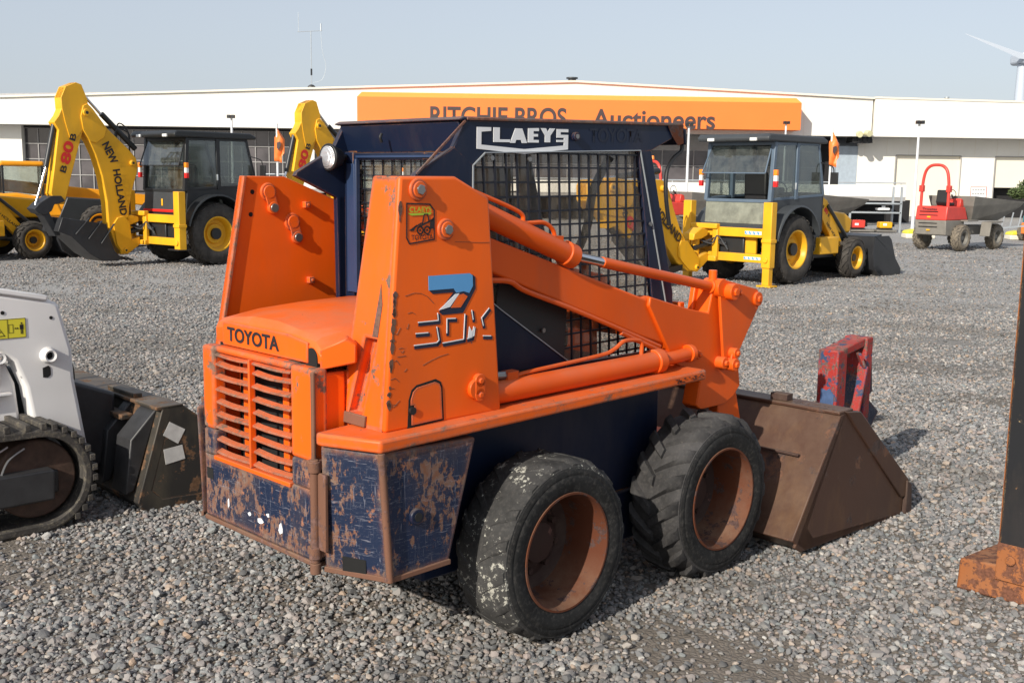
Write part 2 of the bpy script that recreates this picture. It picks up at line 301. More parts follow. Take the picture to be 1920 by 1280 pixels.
def stones():
    t = NT('gravel_stone'); oi = t.n('ShaderNodeObjectInfo'); cr = t.n('ShaderNodeValToRGB'); t.l(oi.outputs['Random'], cr.inputs[0]); e = cr.color_ramp
    e.elements[0].color = (.10, .10, .10, 1); e.elements[1].position = 1; e.elements[1].color = (.50, .49, .46, 1)
    for p, c in ((.15, (.15, .155, .16)), (.35, (.22, .22, .22)), (.5, (.28, .25, .235)), (.62, (.22, .245, .245)), (.75, (.33, .27, .245)), (.86, (.36, .36, .35)), (.93, (.38, .27, .19))):
        x = e.elements.new(p); x.color = (*c, 1)
    n = t.noise(120, 4, .7); b = t.mix(t.ramp(n, .35, .7, 0, .35), cr.outputs[0], (.10, .095, .09))
    ge = t.n('ShaderNodeNewGeometry'); nz = t.n('ShaderNodeTexNoise'); nz.inputs['Scale'].default_value = .55; nz.inputs['Detail'].default_value = 5; nz.inputs['Roughness'].default_value = .6; mp = t.n('ShaderNodeMapping'); mp.inputs['Scale'].default_value = (1, 1.5, 1); mp.inputs['Rotation'].default_value = (0, 0, .5); t.l(ge.outputs['Position'], mp.inputs[0]); t.l(mp.outputs[0], nz.inputs['Vector'])
    b = t.mix(t.ramp(nz.outputs['Fac'], .47, .64, 0, .8), b, t.mix(.55, b, (.075, .062, .048))); t.set(Base_Color=b, Roughness=.8); MATS['gravel_stone'] = t.m
    col = bpy.data.collections.new('stone_shapes'); rng = np.random.RandomState(3)
    for k in range(10):
        bm = bmesh.new(); bmesh.ops.create_icosphere(bm, subdivisions=2 if k < 5 else 1, radius=1)
        sx, sy, sz = 1, rng.uniform(.6, .95), rng.uniform(.42, .75)
        pl = [(Vector(rng.normal(size=3)).normalized(), rng.uniform(.55, .85)) for _ in range(9)]
        for v in bm.verts:
            p = v.co.copy()
            for nn, d in pl:
                q = p.dot(nn)
                if q > d: p -= nn*(q-d)
            v.co = Vector((p.x*sx, p.y*sy, p.z*sz))
        me = bpy.data.meshes.new('stone'); bm.to_mesh(me); bm.free(); me.materials.append(t.m)
        o = bpy.data.objects.new('stone', me); col.objects.link(o)
    P = []; S = []
    def fill(r0, r1, dens, s0, s1):
        n = int(.5*(r1*r1-r0*r0)*1.16*dens)
        r = np.sqrt(rng.uniform(r0*r0, r1*r1, n)); a = rng.uniform(-.58, .58, n)
        s = np.exp(rng.normal(0, .34, n))*s0; s = np.clip(s, .004, s1)
        x, y = r*np.sin(a), r*np.cos(a)
        # thin spots where the earth shows
        f = np.sin(x*1.7+np.sin(y*2.3)*1.3)+np.sin(y*3.1+x*1.1+1)+.7*np.sin(x*5+y*4.1)
        keep = rng.uniform(size=n) > np.clip((f-.95)*.6, 0, .85)
        x, y, s = x[keep], y[keep], s[keep]
        P.append(np.stack([x, y, s*rng.uniform(.0, .55, len(x))+.001], 1)); S.append(s)
    fill(2.6, 6.5, 3300, .0115, .034); fill(6.5, 11, 2600, .0125, .034); fill(11, 17, 900, .014, .034); fill(17, 24, 300, .015, .03); fill(24, 36, 90, .02, .04)
    P = np.concatenate(P); S = np.concatenate(S)
    me = bpy.data.meshes.new('gravel_stones'); me.vertices.add(len(P)); me.vertices.foreach_set('co', P.ravel().astype(np.float32))
    at = me.attributes.new('sz', 'FLOAT', 'POINT'); at.data.foreach_set('value', S.astype(np.float32))
    rt = me.attributes.new('rot', 'FLOAT_VECTOR', 'POINT'); rr = rng.uniform(-1, 1, (len(P), 3))*np.array([.5, .5, 3.14]); rt.data.foreach_set('vector', rr.ravel().astype(np.float32))
    o = bpy.data.objects.new('gravel_stones', me); C.objects.link(o); o['kind'] = 'stuff'; o['label'] = 'loose grey and pinkish crushed stone covering the yard'
    ng = bpy.data.node_groups.new('scatter', 'GeometryNodeTree'); ng.interface.new_socket('Geometry', in_out='INPUT', socket_type='NodeSocketGeometry'); ng.interface.new_socket('Geometry', in_out='OUTPUT', socket_type='NodeSocketGeometry')
    N = ng.nodes.new; L = ng.links.new; gi = N('NodeGroupInput'); go = N('NodeGroupOutput'); ip = N('GeometryNodeInstanceOnPoints'); ci = N('GeometryNodeCollectionInfo')
    ci.inputs['Collection'].default_value = col; ci.inputs['Separate Children'].default_value = True; ci.inputs['Reset Children'].default_value = True
    a1 = N('GeometryNodeInputNamedAttribute'); a1.data_type = 'FLOAT'; a1.inputs[0].default_value = 'sz'
    a2 = N('GeometryNodeInputNamedAttribute'); a2.data_type = 'FLOAT_VECTOR'; a2.inputs[0].default_value = 'rot'
    er = N('FunctionNodeEulerToRotation'); L(a2.outputs[0], er.inputs[0])
    L(gi.outputs[0], ip.inputs['Points']); L(ci.outputs[0], ip.inputs['Instance']); ip.inputs['Pick Instance'].default_value = True
    L(er.outputs[0], ip.inputs['Rotation']); L(a1.outputs[0], ip.inputs['Scale']); L(ip.outputs[0], go.inputs[0])
    md = o.modifiers.new('scatter', 'NODES'); md.node_group = ng
stones()
# ================================================================ orange skid steer loader
HD = 45.155
SK = thing('skid_steer_loader', 'worn orange and navy skid steer loader with mesh cab, brown bucket lowered on the gravel', 'skid steer loader', (-.299, 4.651, 0), HD)
NY = (1, 0, 0), (0, 0, 1)            # near side: text runs forward, up
m = MB(); m.box((-.45, -.40, .26), (1.02, .40, .90)); m.box((-.78, -.40, .50), (-.45, .40, .90)); m.box((.2, -.42, .16), (.95, .42, .4))
for s in (-1, 1):
    for x in (0, 1.073): m.cyl((x, s*.38, .37), (x, s*.50, .37), .10, 24)
m.build('chassis', 'navy', SK, .01)
m = MB(); m.box((-.78, -.372, .47), (-.55, .372, 1.135)); m.box((-.90, -.372, .47), (-.79, -.345, 1.135)); m.box((-.90, .345, .47), (-.79, .372, 1.135)); m.box((-.90, -.372, 1.12), (-.79, .372, 1.137)); m.build('engine_cover', 'orange', SK, .02, 3)
# corner panels with chamfer
for s in (-1, 1):
    def P(x, y, z): return (x+(.03 if s > 0 and y > .45 else 0), s*(y if s < 0 else min(y, .58)), z)
    b = [P(-.93, .43, .445), P(-.815, .655, .435), P(-.537, .655, .437), P(-.48, .41, .44)]
    t_ = [P(-.945, .43, .90), P(-.855, .66, .897), P(-.413, .66, .885), P(-.38, .41, .885)]
    m = MB(); m.add(b+t_, [(0, 1, 2, 3), (7, 6, 5, 4), (0, 4, 5, 1), (1, 5, 6, 2), (2, 6, 7, 3), (3, 7, 4, 0)])
    o = m.build('corner_panel', 'navy_worn', SK, .012, 3)
    m = MB(); m.cyl(P(-.816, .66, .43), P(-.857, .665, .90), .013, 12); m.bar(P(-.93, .432, .447), P(-.815, .658, .437), .012, .02); m.bar(P(-.815, .658, .437), P(-.537, .658, .439), .012, .02); m.build('corner_trim', 'rust_edge', o, .003)
    m = MB(); m.add([P(-.902, .50, .452), P(-.860, .58, .449), P(-.861, .58, .50), P(-.903, .50, .505), P(-.88, .50, .452), P(-.84, .57, .449), P(-.84, .57, .50), P(-.88, .50, .505)], [(0, 1, 2, 3), (4, 5, 6, 7), (0, 1, 5, 4), (3, 2, 6, 7), (0, 3, 7, 4), (1, 2, 6, 5)]); m.build('drain_slot', 'flat_black', o)  # dark block, slightly proud, stands in for the shade of a cut-out
    m = MB(); m.cyl(P(-.70, .645, .645), P(-.70, .672, .645), .030, 28); m.build('plug_ring', 'navy', o, .004)
    m = MB(); m.cyl(P(-.70, .66, .645), P(-.70, .676, .645), .016, 20); m.build('plug', 'black', o)
# hinge pipe by the rear door
m = MB(); m.cyl((-.955, -.412, .47), (-.955, -.412, .845), .016, 16); m.cyl((-.955, -.412, .485), (-.955, -.412, .53), .023, 16); m.cyl((-.955, -.412, .80), (-.955, -.412, .84), .023, 16); m.box((-.955, -.43, .81), (-.90, -.36, .835)); m.box((-.955, -.43, .49), (-.90, -.36, .52)); m.cyl((-.955, -.412, .43), (-.955, -.412, .47), .020, 12)
m.box((-.952, -.47, .52), (-.938, -.415, .80)); m.build('door_hinge', 'rust_edge', SK, .003)
# rear door
D = MB(); x0, x1 = -.935, -.875
D.box((x0, -.385, .455), (x1, .392, .716)); D.box((x0, -.385, .716), (x1, -.236, .822)); D.box((x0, .302, .716), (x1, .392, .822))
door = D.build('rear_door', 'navy_worn', SK, .012, 3)
m = MB(); m.box((x0, -.385, .822), (x1, -.236, 1.158)); m.box((x0, .302, .822), (x1, .392, 1.158)); m.box((x0, -.236, 1.136), (x1, .302, 1.162)); m.build('door_upper_frame', 'orange_worn', door, .012, 3)
m = MB(); m.box((x0-.004, -.39, .438), (x1, .396, .457)); m.bar((x0-.003, -.384, .45), (x0-.003, -.384, 1.15), .018, .014, (1, 0, 0)); m.build('door_edge', 'rust_edge', door, .005)
m = MB(); m.box((x0-.002, .325, .615), (x0+.01, .372, .66)); m.build('latch_slot', 'flat_black', door)
m = MB(); m.box((-.80, -.30, .60), (-.79, .33, 1.13)); m.build('radiator', 'flat_black', door)
G = MB()
for k in range(9):
    z = .737+k*.0505
    if k == 8: z = 1.128
    for ya, yb in ((-.232, .028), (.04, .300)):
        n = 6; vs = []
        for i in range(n+1):
            y = ya+(yb-ya)*i/n; sag = -.005*math.sin(PI*i/n)
            for dx, dz in ((-.932, -.007), (-.931, .001), (-.907, .010), (-.905, .003)): vs.append((dx+.002*math.sin(k*2+i), y, z+dz+sag))
        fs = [(4*i+a, 4*i+(a+1) % 4, 4*i+4+(a+1) % 4, 4*i+4+a) for i in range(n) for a in range(4)]
        G.add(vs, fs+[(3, 2, 1, 0), (4*n, 4*n+1, 4*n+2, 4*n+3)])
G.build('grille_slats', 'orange_worn', door, .002)
m = MB(); m.box((-.942, .028, .722), (-.915, .040, 1.14)); m.box((-.944, -.238, .704), (-.91, .304, .722)); m.box((-.86, .17, .72), (-.84, .21, 1.13)); m.box((-.86, -.11, .72), (-.84, -.07, 1.13)); m.build('grille_bars', 'orange', door, .003)
for y, z, a, b in ((.21, .545, .008, .022), (.055, .535, .012, .010), (-.02, .525, .022, .012), (-.075, .56, .012, .008), (-.16, .53, .016, .024)):
    m = MB(); pts = [(y+a*math.cos(k)*random.uniform(.5, 1.1), z+b*math.sin(k)*random.uniform(.6, 1.1)) for k in [i*PI/5 for i in range(10)]]
    m.prism(pts, 'x', x0-.002, x0+.001); m.build('paint_fleck', 'decal_white', door, smooth=False)
# hood: lofted, curving up to the cab, drooped ear at the near side
hood_prof = [(-.893, 1.172), (-.895, 1.235), (-.885, 1.258), (-.86, 1.272), (-.70, 1.293), (-.50, 1.307), (-.23, 1.315)]
m = MB(); ys = [-.385, -.372, -.33, -.20, -.05, .12, .27, .345, .362]; dz = [-.075, -.045, -.012, 0, .006, .006, 0, -.010, -.05]
vs = [];
for j, y in enumerate(ys):
    for i, (x, z) in enumerate(hood_prof):
        f = (0 if i == 0 else .8 if i < 2 else 1)
        cr = .012 if (-.12 < y < .2 and i > 2) else 0
        vs.append((x+(.012 if j in (0, len(ys)-1) else 0), y, z+dz[j]*f*(.55 if i > 3 else 1)+cr))
n = len(hood_prof); fs = [(j*n+i, j*n+i+1, (j+1)*n+i+1, (j+1)*n+i) for j in range(len(ys)-1) for i in range(n-1)]
m.add(vs, fs); hood = m.build('hood', 'orange', SK, ang=50)
sd = hood.modifiers.new('s', 'SOLIDIFY'); sd.thickness = .012; bv = hood.modifiers.new('b', 'BEVEL'); bv.width = .012; bv.segments = 3; bv.limit_method = 'ANGLE'; bv.angle_limit = R(25)
m = MB(); m.box((-.88, -.36, 1.15), (-.25, .34, 1.20)); m.build('hood_seal', 'flat_black', hood)
m = MB(); m.prism([(-.30, 1.166), (.285, 1.166), (.285, 1.252), (.27, 1.258), (-.17, 1.258), (-.30, 1.24)], 'x', -.902, -.892); m.build('badge_plate', 'orange', hood, .004)
text('TOYOTA', (-.9025, .245, 1.186), (0, -1, 0), (0, 0, 1), .365, .056, 'decal_black', hood, 'maker_lettering', bold=.03)
m = MB(); m.cyl((-.898, -.318, 1.190), (-.86, -.318, 1.190), .034, 28); m.box((-.8975, -.352, 1.150), (-.87, -.284, 1.190)); m.build('exhaust_hole', 'flat_black', hood, smooth=True)
m = MB(); m.tube([(-.84, -.325, 1.15), (-.85, -.32, 1.175), (-.84, -.31, 1.195)], .018, 12); m.build('exhaust_pipe', 'black', hood)
# bent guard leaf right of the exhaust
m = MB(); m.add([(-.895, -.362, 1.222), (-.84, -.445, 1.265), (-.80, -.455, 1.245), (-.80, -.452, 1.175), (-.90, -.372, 1.150), (-.87, -.355, 1.226), (-.80, -.40, 1.272), (-.78, -.43, 1.245), (-.78, -.43, 1.175), (-.875, -.355, 1.155)], [(0, 1, 2, 3, 4), (9, 8, 7, 6, 5), (0, 1, 6, 5), (1, 2, 7, 6), (2, 3, 8, 7), (3, 4, 9, 8), (4, 0, 5, 9)])
m.build('exhaust_guard', 'orange', hood, .006, 2)
# towers
TW = [(-.722, 1.83), (-.468, 1.832), (-.302, 1.758), (-.226, .946), (-.79, .946)]
for s in (-1, 1):
    m = MB(); m.prism(TW if s < 0 else [(-.625, 1.822), (-.42, 1.822), (-.125, 1.712), (-.10, .946), (-.79, .946)], 'y', s*.60, s*.572)
    tw = m.build('tower', 'orange', SK, .012 if s < 0 else .004, 3)
    if s < 0:
        A = lambda a, t: Vector((-.79+.068*t+.001, -.33-.12*t-(.27-.12*t)*a, .946+.884*t))
        o4 = [A(0, 0), A(.93, 0), A(.93, 1), A(0, 1)]; i4 = [A(.17, .045), A(.46, .045), A(.66, .36), A(.36, .36)]
        bk = [v+Vector((.045, 0, 0)) for v in i4]; ob = [v+Vector((.16, 0, 0)) for v in o4]
        m = MB(); m.add(o4+i4+bk+ob, [(0, 1, 5, 4), (1, 2, 6, 5), (2, 3, 7, 6), (3, 0, 4, 7), (4, 5, 9, 8), (5, 6, 10, 9), (6, 7, 11, 10), (7, 4, 8, 11), (8, 9, 10, 11), (0, 3, 15, 12), (2, 1, 13, 14), (3, 2, 14, 15), (1, 0, 12, 13)])
        m.build('tower_rear_cover', 'orange_worn', tw, .006, 2)
        m = MB(); a, b, c, d = A(.02, .005), A(.60, .005), A(.60, .05), A(.02, .05); e = Vector((-.012, 0, 0)); m.add([a, b, c, d, a+e, b+e, c+e, d+e], [(0, 1, 2, 3), (7, 6, 5, 4), (0, 1, 5, 4), (1, 2, 6, 5), (2, 3, 7, 6), (3, 0, 4, 7)]); m.build('foot_weld', 'rust_edge', tw, .003)
        m = MB(); q = [A(.55, .37), A(.62, .50), A(.66, .58), A(.74, .50), A(.69, .37)]; e = Vector((-.0025, 0, 0)); m.add([v+e for v in q]+[v-e for v in q], [(0, 1, 2, 3, 4), (9, 8, 7, 6, 5)]+[(i, (i+1) % 5, 5+(i+1) % 5, 5+i) for i in range(5)]); m.build('dent', 'rust_edge', tw)
    else:
        m = MB(); m.add([(-.79, .56, .946), (-.79, .60, .946), (-.625, .60, 1.822), (-.625, .56, 1.822), (-.775, .56, .946), (-.775, .60, .946), (-.61, .60, 1.822), (-.61, .56, 1.822)], [(0, 1, 2, 3), (7, 6, 5, 4), (0, 4, 5, 1), (1, 5, 6, 2), (2, 6, 7, 3), (3, 7, 4, 0)]); m.build('tower_flange', 'orange_worn', tw, .003)
        for x, z in ((-.315, 1.70), (-.298, 1.366)): m = MB(); m.box((x-.014, .548, z-.014), (x+.014, .572, z+.014)); m.cyl((x, .555, z), (x, .540, z), .007, 10); m.build('bolt', 'orange', tw, .002)
        for x, z in ((-.58, 1.755), (-.59, 1.66)): m = MB(); m.cyl((x, .575, z), (x, .5705, z), .010, 12); m.build('bolt_hole', 'flat_black', tw)
    # pin bosses
    sg = s
    for x, z, lx, lz in ((-.645, 1.785, .02, -.062), (-.517, 1.645, .02, -.062)) if s < 0 else ((-.503, 1.755, .02, -.068), (-.384, 1.625, .02, -.068)):
        yo = -.60 if s < 0 else .572
        m = MB(); m.cyl((x, yo, z), (x, yo-.009, z), .041, 24, .037); m.cyl((x, yo-.009, z), (x, yo-.017, z), .029, 20)
        if s > 0: m.bar((x, yo-.012, z), (x+lx, yo-.012, z+lz), .007, .05, (1, 0, 0)); m.cyl((x+lx, yo, z+lz), (x+lx, yo-.018, z+lz), .027, 20)
        b = m.build('pivot_boss', 'orange', tw, .003)
        m = MB(); m.cyl((x+(lx if s > 0 else 0), yo-.016, z+(lz if s > 0 else 0)), (x+(lx if s > 0 else 0), yo-.024, z+(lz if s > 0 else 0)), .019, 6 if s < 0 else 16); m.build('pivot_bolt', 'steel', b, .002)
    if s < 0:
        m = MB(); 
        for z in (1.083, 1.030): m.cyl((-.355, -.60, z), (-.355, -.620, z), .026, 24); m.cyl((-.355, -.618, z), (-.355, -.628, z), .012, 6)
        m.cyl((-.368, -.60, 1.052), (-.368, -.618, 1.052), .038, 24); m.bar((-.355, -.614, 1.083), (-.355, -.614, 1.03), .05, .012, (0, 1, 0)); m.build('lower_pin_plate', 'orange_arm', tw, .003)
        # hatch
        hp = [(-.69, .950), (-.685, 1.05), (-.672, 1.085), (-.65, 1.100), (-.56, 1.112), (-.537, 1.10), (-.528, 1.08), (-.52, .955)]
        m = MB(); m.prism(hp, 'y', -.6015, -.595); h = m.build('hatch_gap', 'flat_black', tw, smooth=False)  # raised dark plate paints the shade of the recessed seam
        m = MB(); m.prism([(-.672, .958), (-.672, 1.0), (-.66, 1.0), (-.66, 1.03), (-.676, 1.03), (-.676, 1.05), (-.665, 1.078), (-.648, 1.091), (-.565, 1.102), (-.545, 1.094), (-.536, 1.078), (-.529, .962)], 'y', -.6045, -.597); m.build('hatch_door', 'orange', h, .001, 1)
        m = MB(); m.cyl((-.672, -.600, 1.012), (-.672, -.612, 1.012), .014, 16); m.build('hatch_latch', 'black', h)
        # decals on the near tower
        O = (0, -.60, 0)
        def dec(polys, mat, name, d=.0025): return shapes(polys, O, (1, 0, 0), (0, 0, 1), mat, tw, name, d, .0015)
        seven = [(-.600, 1.487), (-.395, 1.487), (-.381, 1.478), (-.379, 1.435), (-.440, 1.350), (-.540, 1.350), (-.556, 1.362), (-.487, 1.428), (-.585, 1.428), (-.600, 1.440)]
        dec([[(x+.010, z-.009) for x, z in seven]], 'decal_navy', 'numeral_shadow', .0020)
        dec([[(-.597, 1.484), (-.400, 1.484), (-.386, 1.475), (-.384, 1.437), (-.402, 1.412), (-.43, 1.42), (-.465, 1.417), (-.478, 1.433), (-.595, 1.433)]], 'decal_blue', 'numeral_fill', .0034)
        dec([[(-.470, 1.412), (-.45, 1.414), (-.495, 1.368), (-.53, 1.362), (-.548, 1.360)]], 'decal_white', 'numeral_peel', .0036)
        dec([[(-.455, 1.408), (-.43, 1.411), (-.41, 1.400), (-.444, 1.362), (-.49, 1.364)]], 'orange', 'numeral_missing', .0036)
        def st(pl, w_, h_=None):    # strokes as thin quads
            out = []
            for (a, b), (c, d) in zip(pl, pl[1:]):
                L = math.hypot(c-a, d-b); nx, nz = -(d-b)/L*w_/2, (c-a)/L*w_/2; ex, ez = (c-a)/L*w_*.3, (d-b)/L*w_*.3
                out.append([(a-ex+nx, b-ez+nz), (c+ex+nx, d+ez+nz), (c+ex-nx, d+ez-nz), (a-ex-nx, b-ez-nz)])
            return out
        sl = .10
        def W(a, b): return (-.656+a*.371, 1.236+b*.106)     # letter space (0..1, 0..1)
        sS = [[W(.31, 1.05), W(.02, 1.0)], [W(.30, .80), W(.30, .55), W(.02, .50)], [W(.30, .52), W(.30, .02), W(.0, -.05)]]
        strokes = [[W(.05, .755), W(.30, .75), W(.29, 1.0)], [W(.02, .39), W(.17, .375)], [W(.28, .54), W(.31, .08), W(.28, .0), W(.0, .0)], [W(.41, .29), W(.41, .78), W(.52, .76)], [W(.36, -.04), W(.63, .005), W(.645, .87)], [W(.765, .40), W(.74, .04), W(.68, .01)], [W(.735, .98), W(.755, .66)], [W(.97, .99), W(.87, .68), W(.895, .40)], [W(.895, .04), W(1, .0)]]
        q1, q2 = [], []
        for s_ in strokes: q1 += st(s_, .013); q2 += st([(a-.005, b+.0075) for a, b in s_], .0035)
        for k, q in enumerate(q1): pass
        dec(q1[:1], 'decal_navy', 'lettering_shadow', .0021)
        dec([q1[i] for i in range(1, len(q1))], 'decal_navy', 'lettering_shadow', .0024); dec(q2+[[W(.675, .12), W(.69, .50), W(.73, .30), W(.77, .45), W(.76, .15), W(.70, .08)]], 'decal_white', 'lettering_outline', .0032)
        rs = random.Random(11); sc1 = []
        for k in range(12):
            x_, z_ = rs.uniform(-.785, -.72)+.0, rs.uniform(1.02, 1.36); x_ += (z_-.946)*.075; L_ = rs.uniform(.01, .04); q = [(x_, z_), (x_+L_*.5, z_+rs.uniform(-.008, .008)), (x_+L_, z_+rs.uniform(-.016, .016))]; sc1 += st(q, rs.uniform(.0009, .0018))
        for q in ([(-.47, 1.60), (-.42, 1.598), (-.35, 1.594), (-.30, 1.593)], [(-.70, 1.42), (-.66, 1.428), (-.63, 1.425), (-.60, 1.412), (-.57, 1.385)], [(-.62, 1.168), (-.58, 1.182), (-.54, 1.192), (-.50, 1.197)]): sc1 += st(q, .0012)
        for k in range(22):
            z_ = rs.uniform(.96, 1.40) if k < 18 else rs.uniform(1.4, 1.8); x_ = -.79+(z_-.946)*.077+.006; a_, b_ = rs.uniform(.003, .012), rs.uniform(.006, .028)
            sc1.append([(x_+a_*math.cos(j*.7)*rs.uniform(.5, 1.2)+.003, z_+b_*math.sin(j*.7)*rs.uniform(.5, 1.2)) for j in range(9)])
        dec(sc1, 'rust_edge', 'worn_paint', .0016)['kind'] = 'stuff'
        # small maker badge: border, green name, loader pictogram, name below
        bx0, bx1, bz0, bz1 = -.694, -.570, 1.600, 1.738
        fr = [(bx0, bz0+.02), (bx0+.012, bz0), (bx1, bz0+.012), (bx1, bz1-.025), (bx1-.02, bz1-.004), (bx0, bz1)]
        dec(st(fr+[fr[0]], .0045), 'decal_black', 'badge_border', .0022)
        text('CLAEYS', (bx0+.010, -.6015, bz1-.030), (1, 0, 0), (0, 0, 1), .098, .018, 'decal_green', tw, 'badge_name', .012); dec([[(bx0+.006, bz1-.034), (bx1-.01, bz1-.032), (bx1-.02, bz1-.040), (bx0+.02, bz1-.042)]], 'decal_green', 'badge_bar', .0022)
        text('TOYOTA', (bx0+.020, -.6015, bz0+.012), (1, 0, 0), (0, 0, 1), .098, .018, 'decal_black', tw, 'badge_name', .01)
        ic = st([(bx0+.07, 1.668), (bx0+.078, 1.70), (bx0+.094, 1.70), (bx0+.10, 1.672)], .004)+st([(bx0+.06, 1.66), (bx0+.12, 1.682)], .006)+[[(bx0+.1, 1.648), (bx0+.122, 1.65), (bx0+.122, 1.69), (bx0+.11, 1.68)], [(bx0+.01, 1.645), (bx0+.03, 1.643), (bx0+.045, 1.665)], ]+st([(bx0+.035, 1.655), (bx0+.065, 1.67)], .004)
        for cx in (.060, .092): ic += st([(bx0+cx+.013*math.cos(k*PI/5), 1.645+.013*math.sin(k*PI/5)) for k in range(11)], .005)+[[(bx0+cx+.004*math.cos(k), 1.645+.004*math.sin(k)) for k in (0, 1.57, 3.14, 4.71)]]
        for k, q in enumerate(ic): pass
        dec(ic, 'decal_black', 'badge_pictogram', .0024)
# side decks
for s in (-1, 1):
    m = MB()
    top = [(-.955, .42), (-.955, .455), (-.868, .678), (1.015, .668), (1.03, .655), (1.03, .40), (-.80, .40)] if s < 0 else [(-.88, .40), (-.79, .60), (1.015, .60), (1.03, .655), (1.03, .40), (-.80, .40)]
    zr = lambda x: .9+(x+.9)*.014
    vs = [(x, s*y, zr(x)) for x, y in top]+[(x, s*y, zr(x)+.046) for x, y in top]; n = len(top)
    m.add(vs, [tuple(range(n)), tuple(range(2*n-1, n-1, -1))]+[(i, (i+1) % n, n+(i+1) % n, n+i) for i in range(n)])
    dk = m.build('side_deck', 'orange_worn' if s < 0 else 'orange', SK, .012, 3)
    if s < 0:
        for k in range(26):
            x = .78+random.uniform(0, .21); z = zr(x)+random.choice((.016, .023, .030))
            if abs(x-.86) < .015: continue
            l = random.uniform(.006, .016)
            m = MB(); m.box((x, -.6735, z-.0018), (x+l, -.6705, z+.0018)); m.build('worn_print', 'decal_black', dk, smooth=False)
# cab
cab_pts = [(-.241, 2.043), (1.065, 2.083), (1.05, 2.02), (.86, 1.985), (1.085, 1.27), (1.10, .93), (-.20, .93), (-.20, 1.30), (-.28, 1.36), (-.285, 1.735), (-.495, 1.825)]
def cabside(s):
    ya, yb = s*.40, s*.372; n = []
    L = []
    L.append([(-.241, 2.043), (1.065, 2.083), (1.05, 2.02), (.90, 1.962), (.812, 1.956), (-.142, 1.921), (-.203, 1.875), (-.30, 1.94)])   # top band
    L.append([(-.300, 1.94), (-.203, 1.875), (-.203, .93), (-.27, .93), (-.285, 1.735), (-.495, 1.825), (-.485, 1.842)])             # rear
    L.append([(-.203, 1.42), (-.045, 1.304), (.361, 1.053), (.361, .93), (-.203, .93)])                                             # lower rear
    L.append([(.361, 1.035), (.95, 1.035), (.95, .93), (.361, .93)])                                                               # sill
    L.append([(.812, 1.956), (.90, 1.962), (1.10, 1.30), (1.115, .93), (.95, .93), (.95, 1.27)])                                    # front post
    m = MB()
    for p in L: m.prism(p, 'y', ya, yb)
    return m.build('cab_side', 'navy', SK, .003)
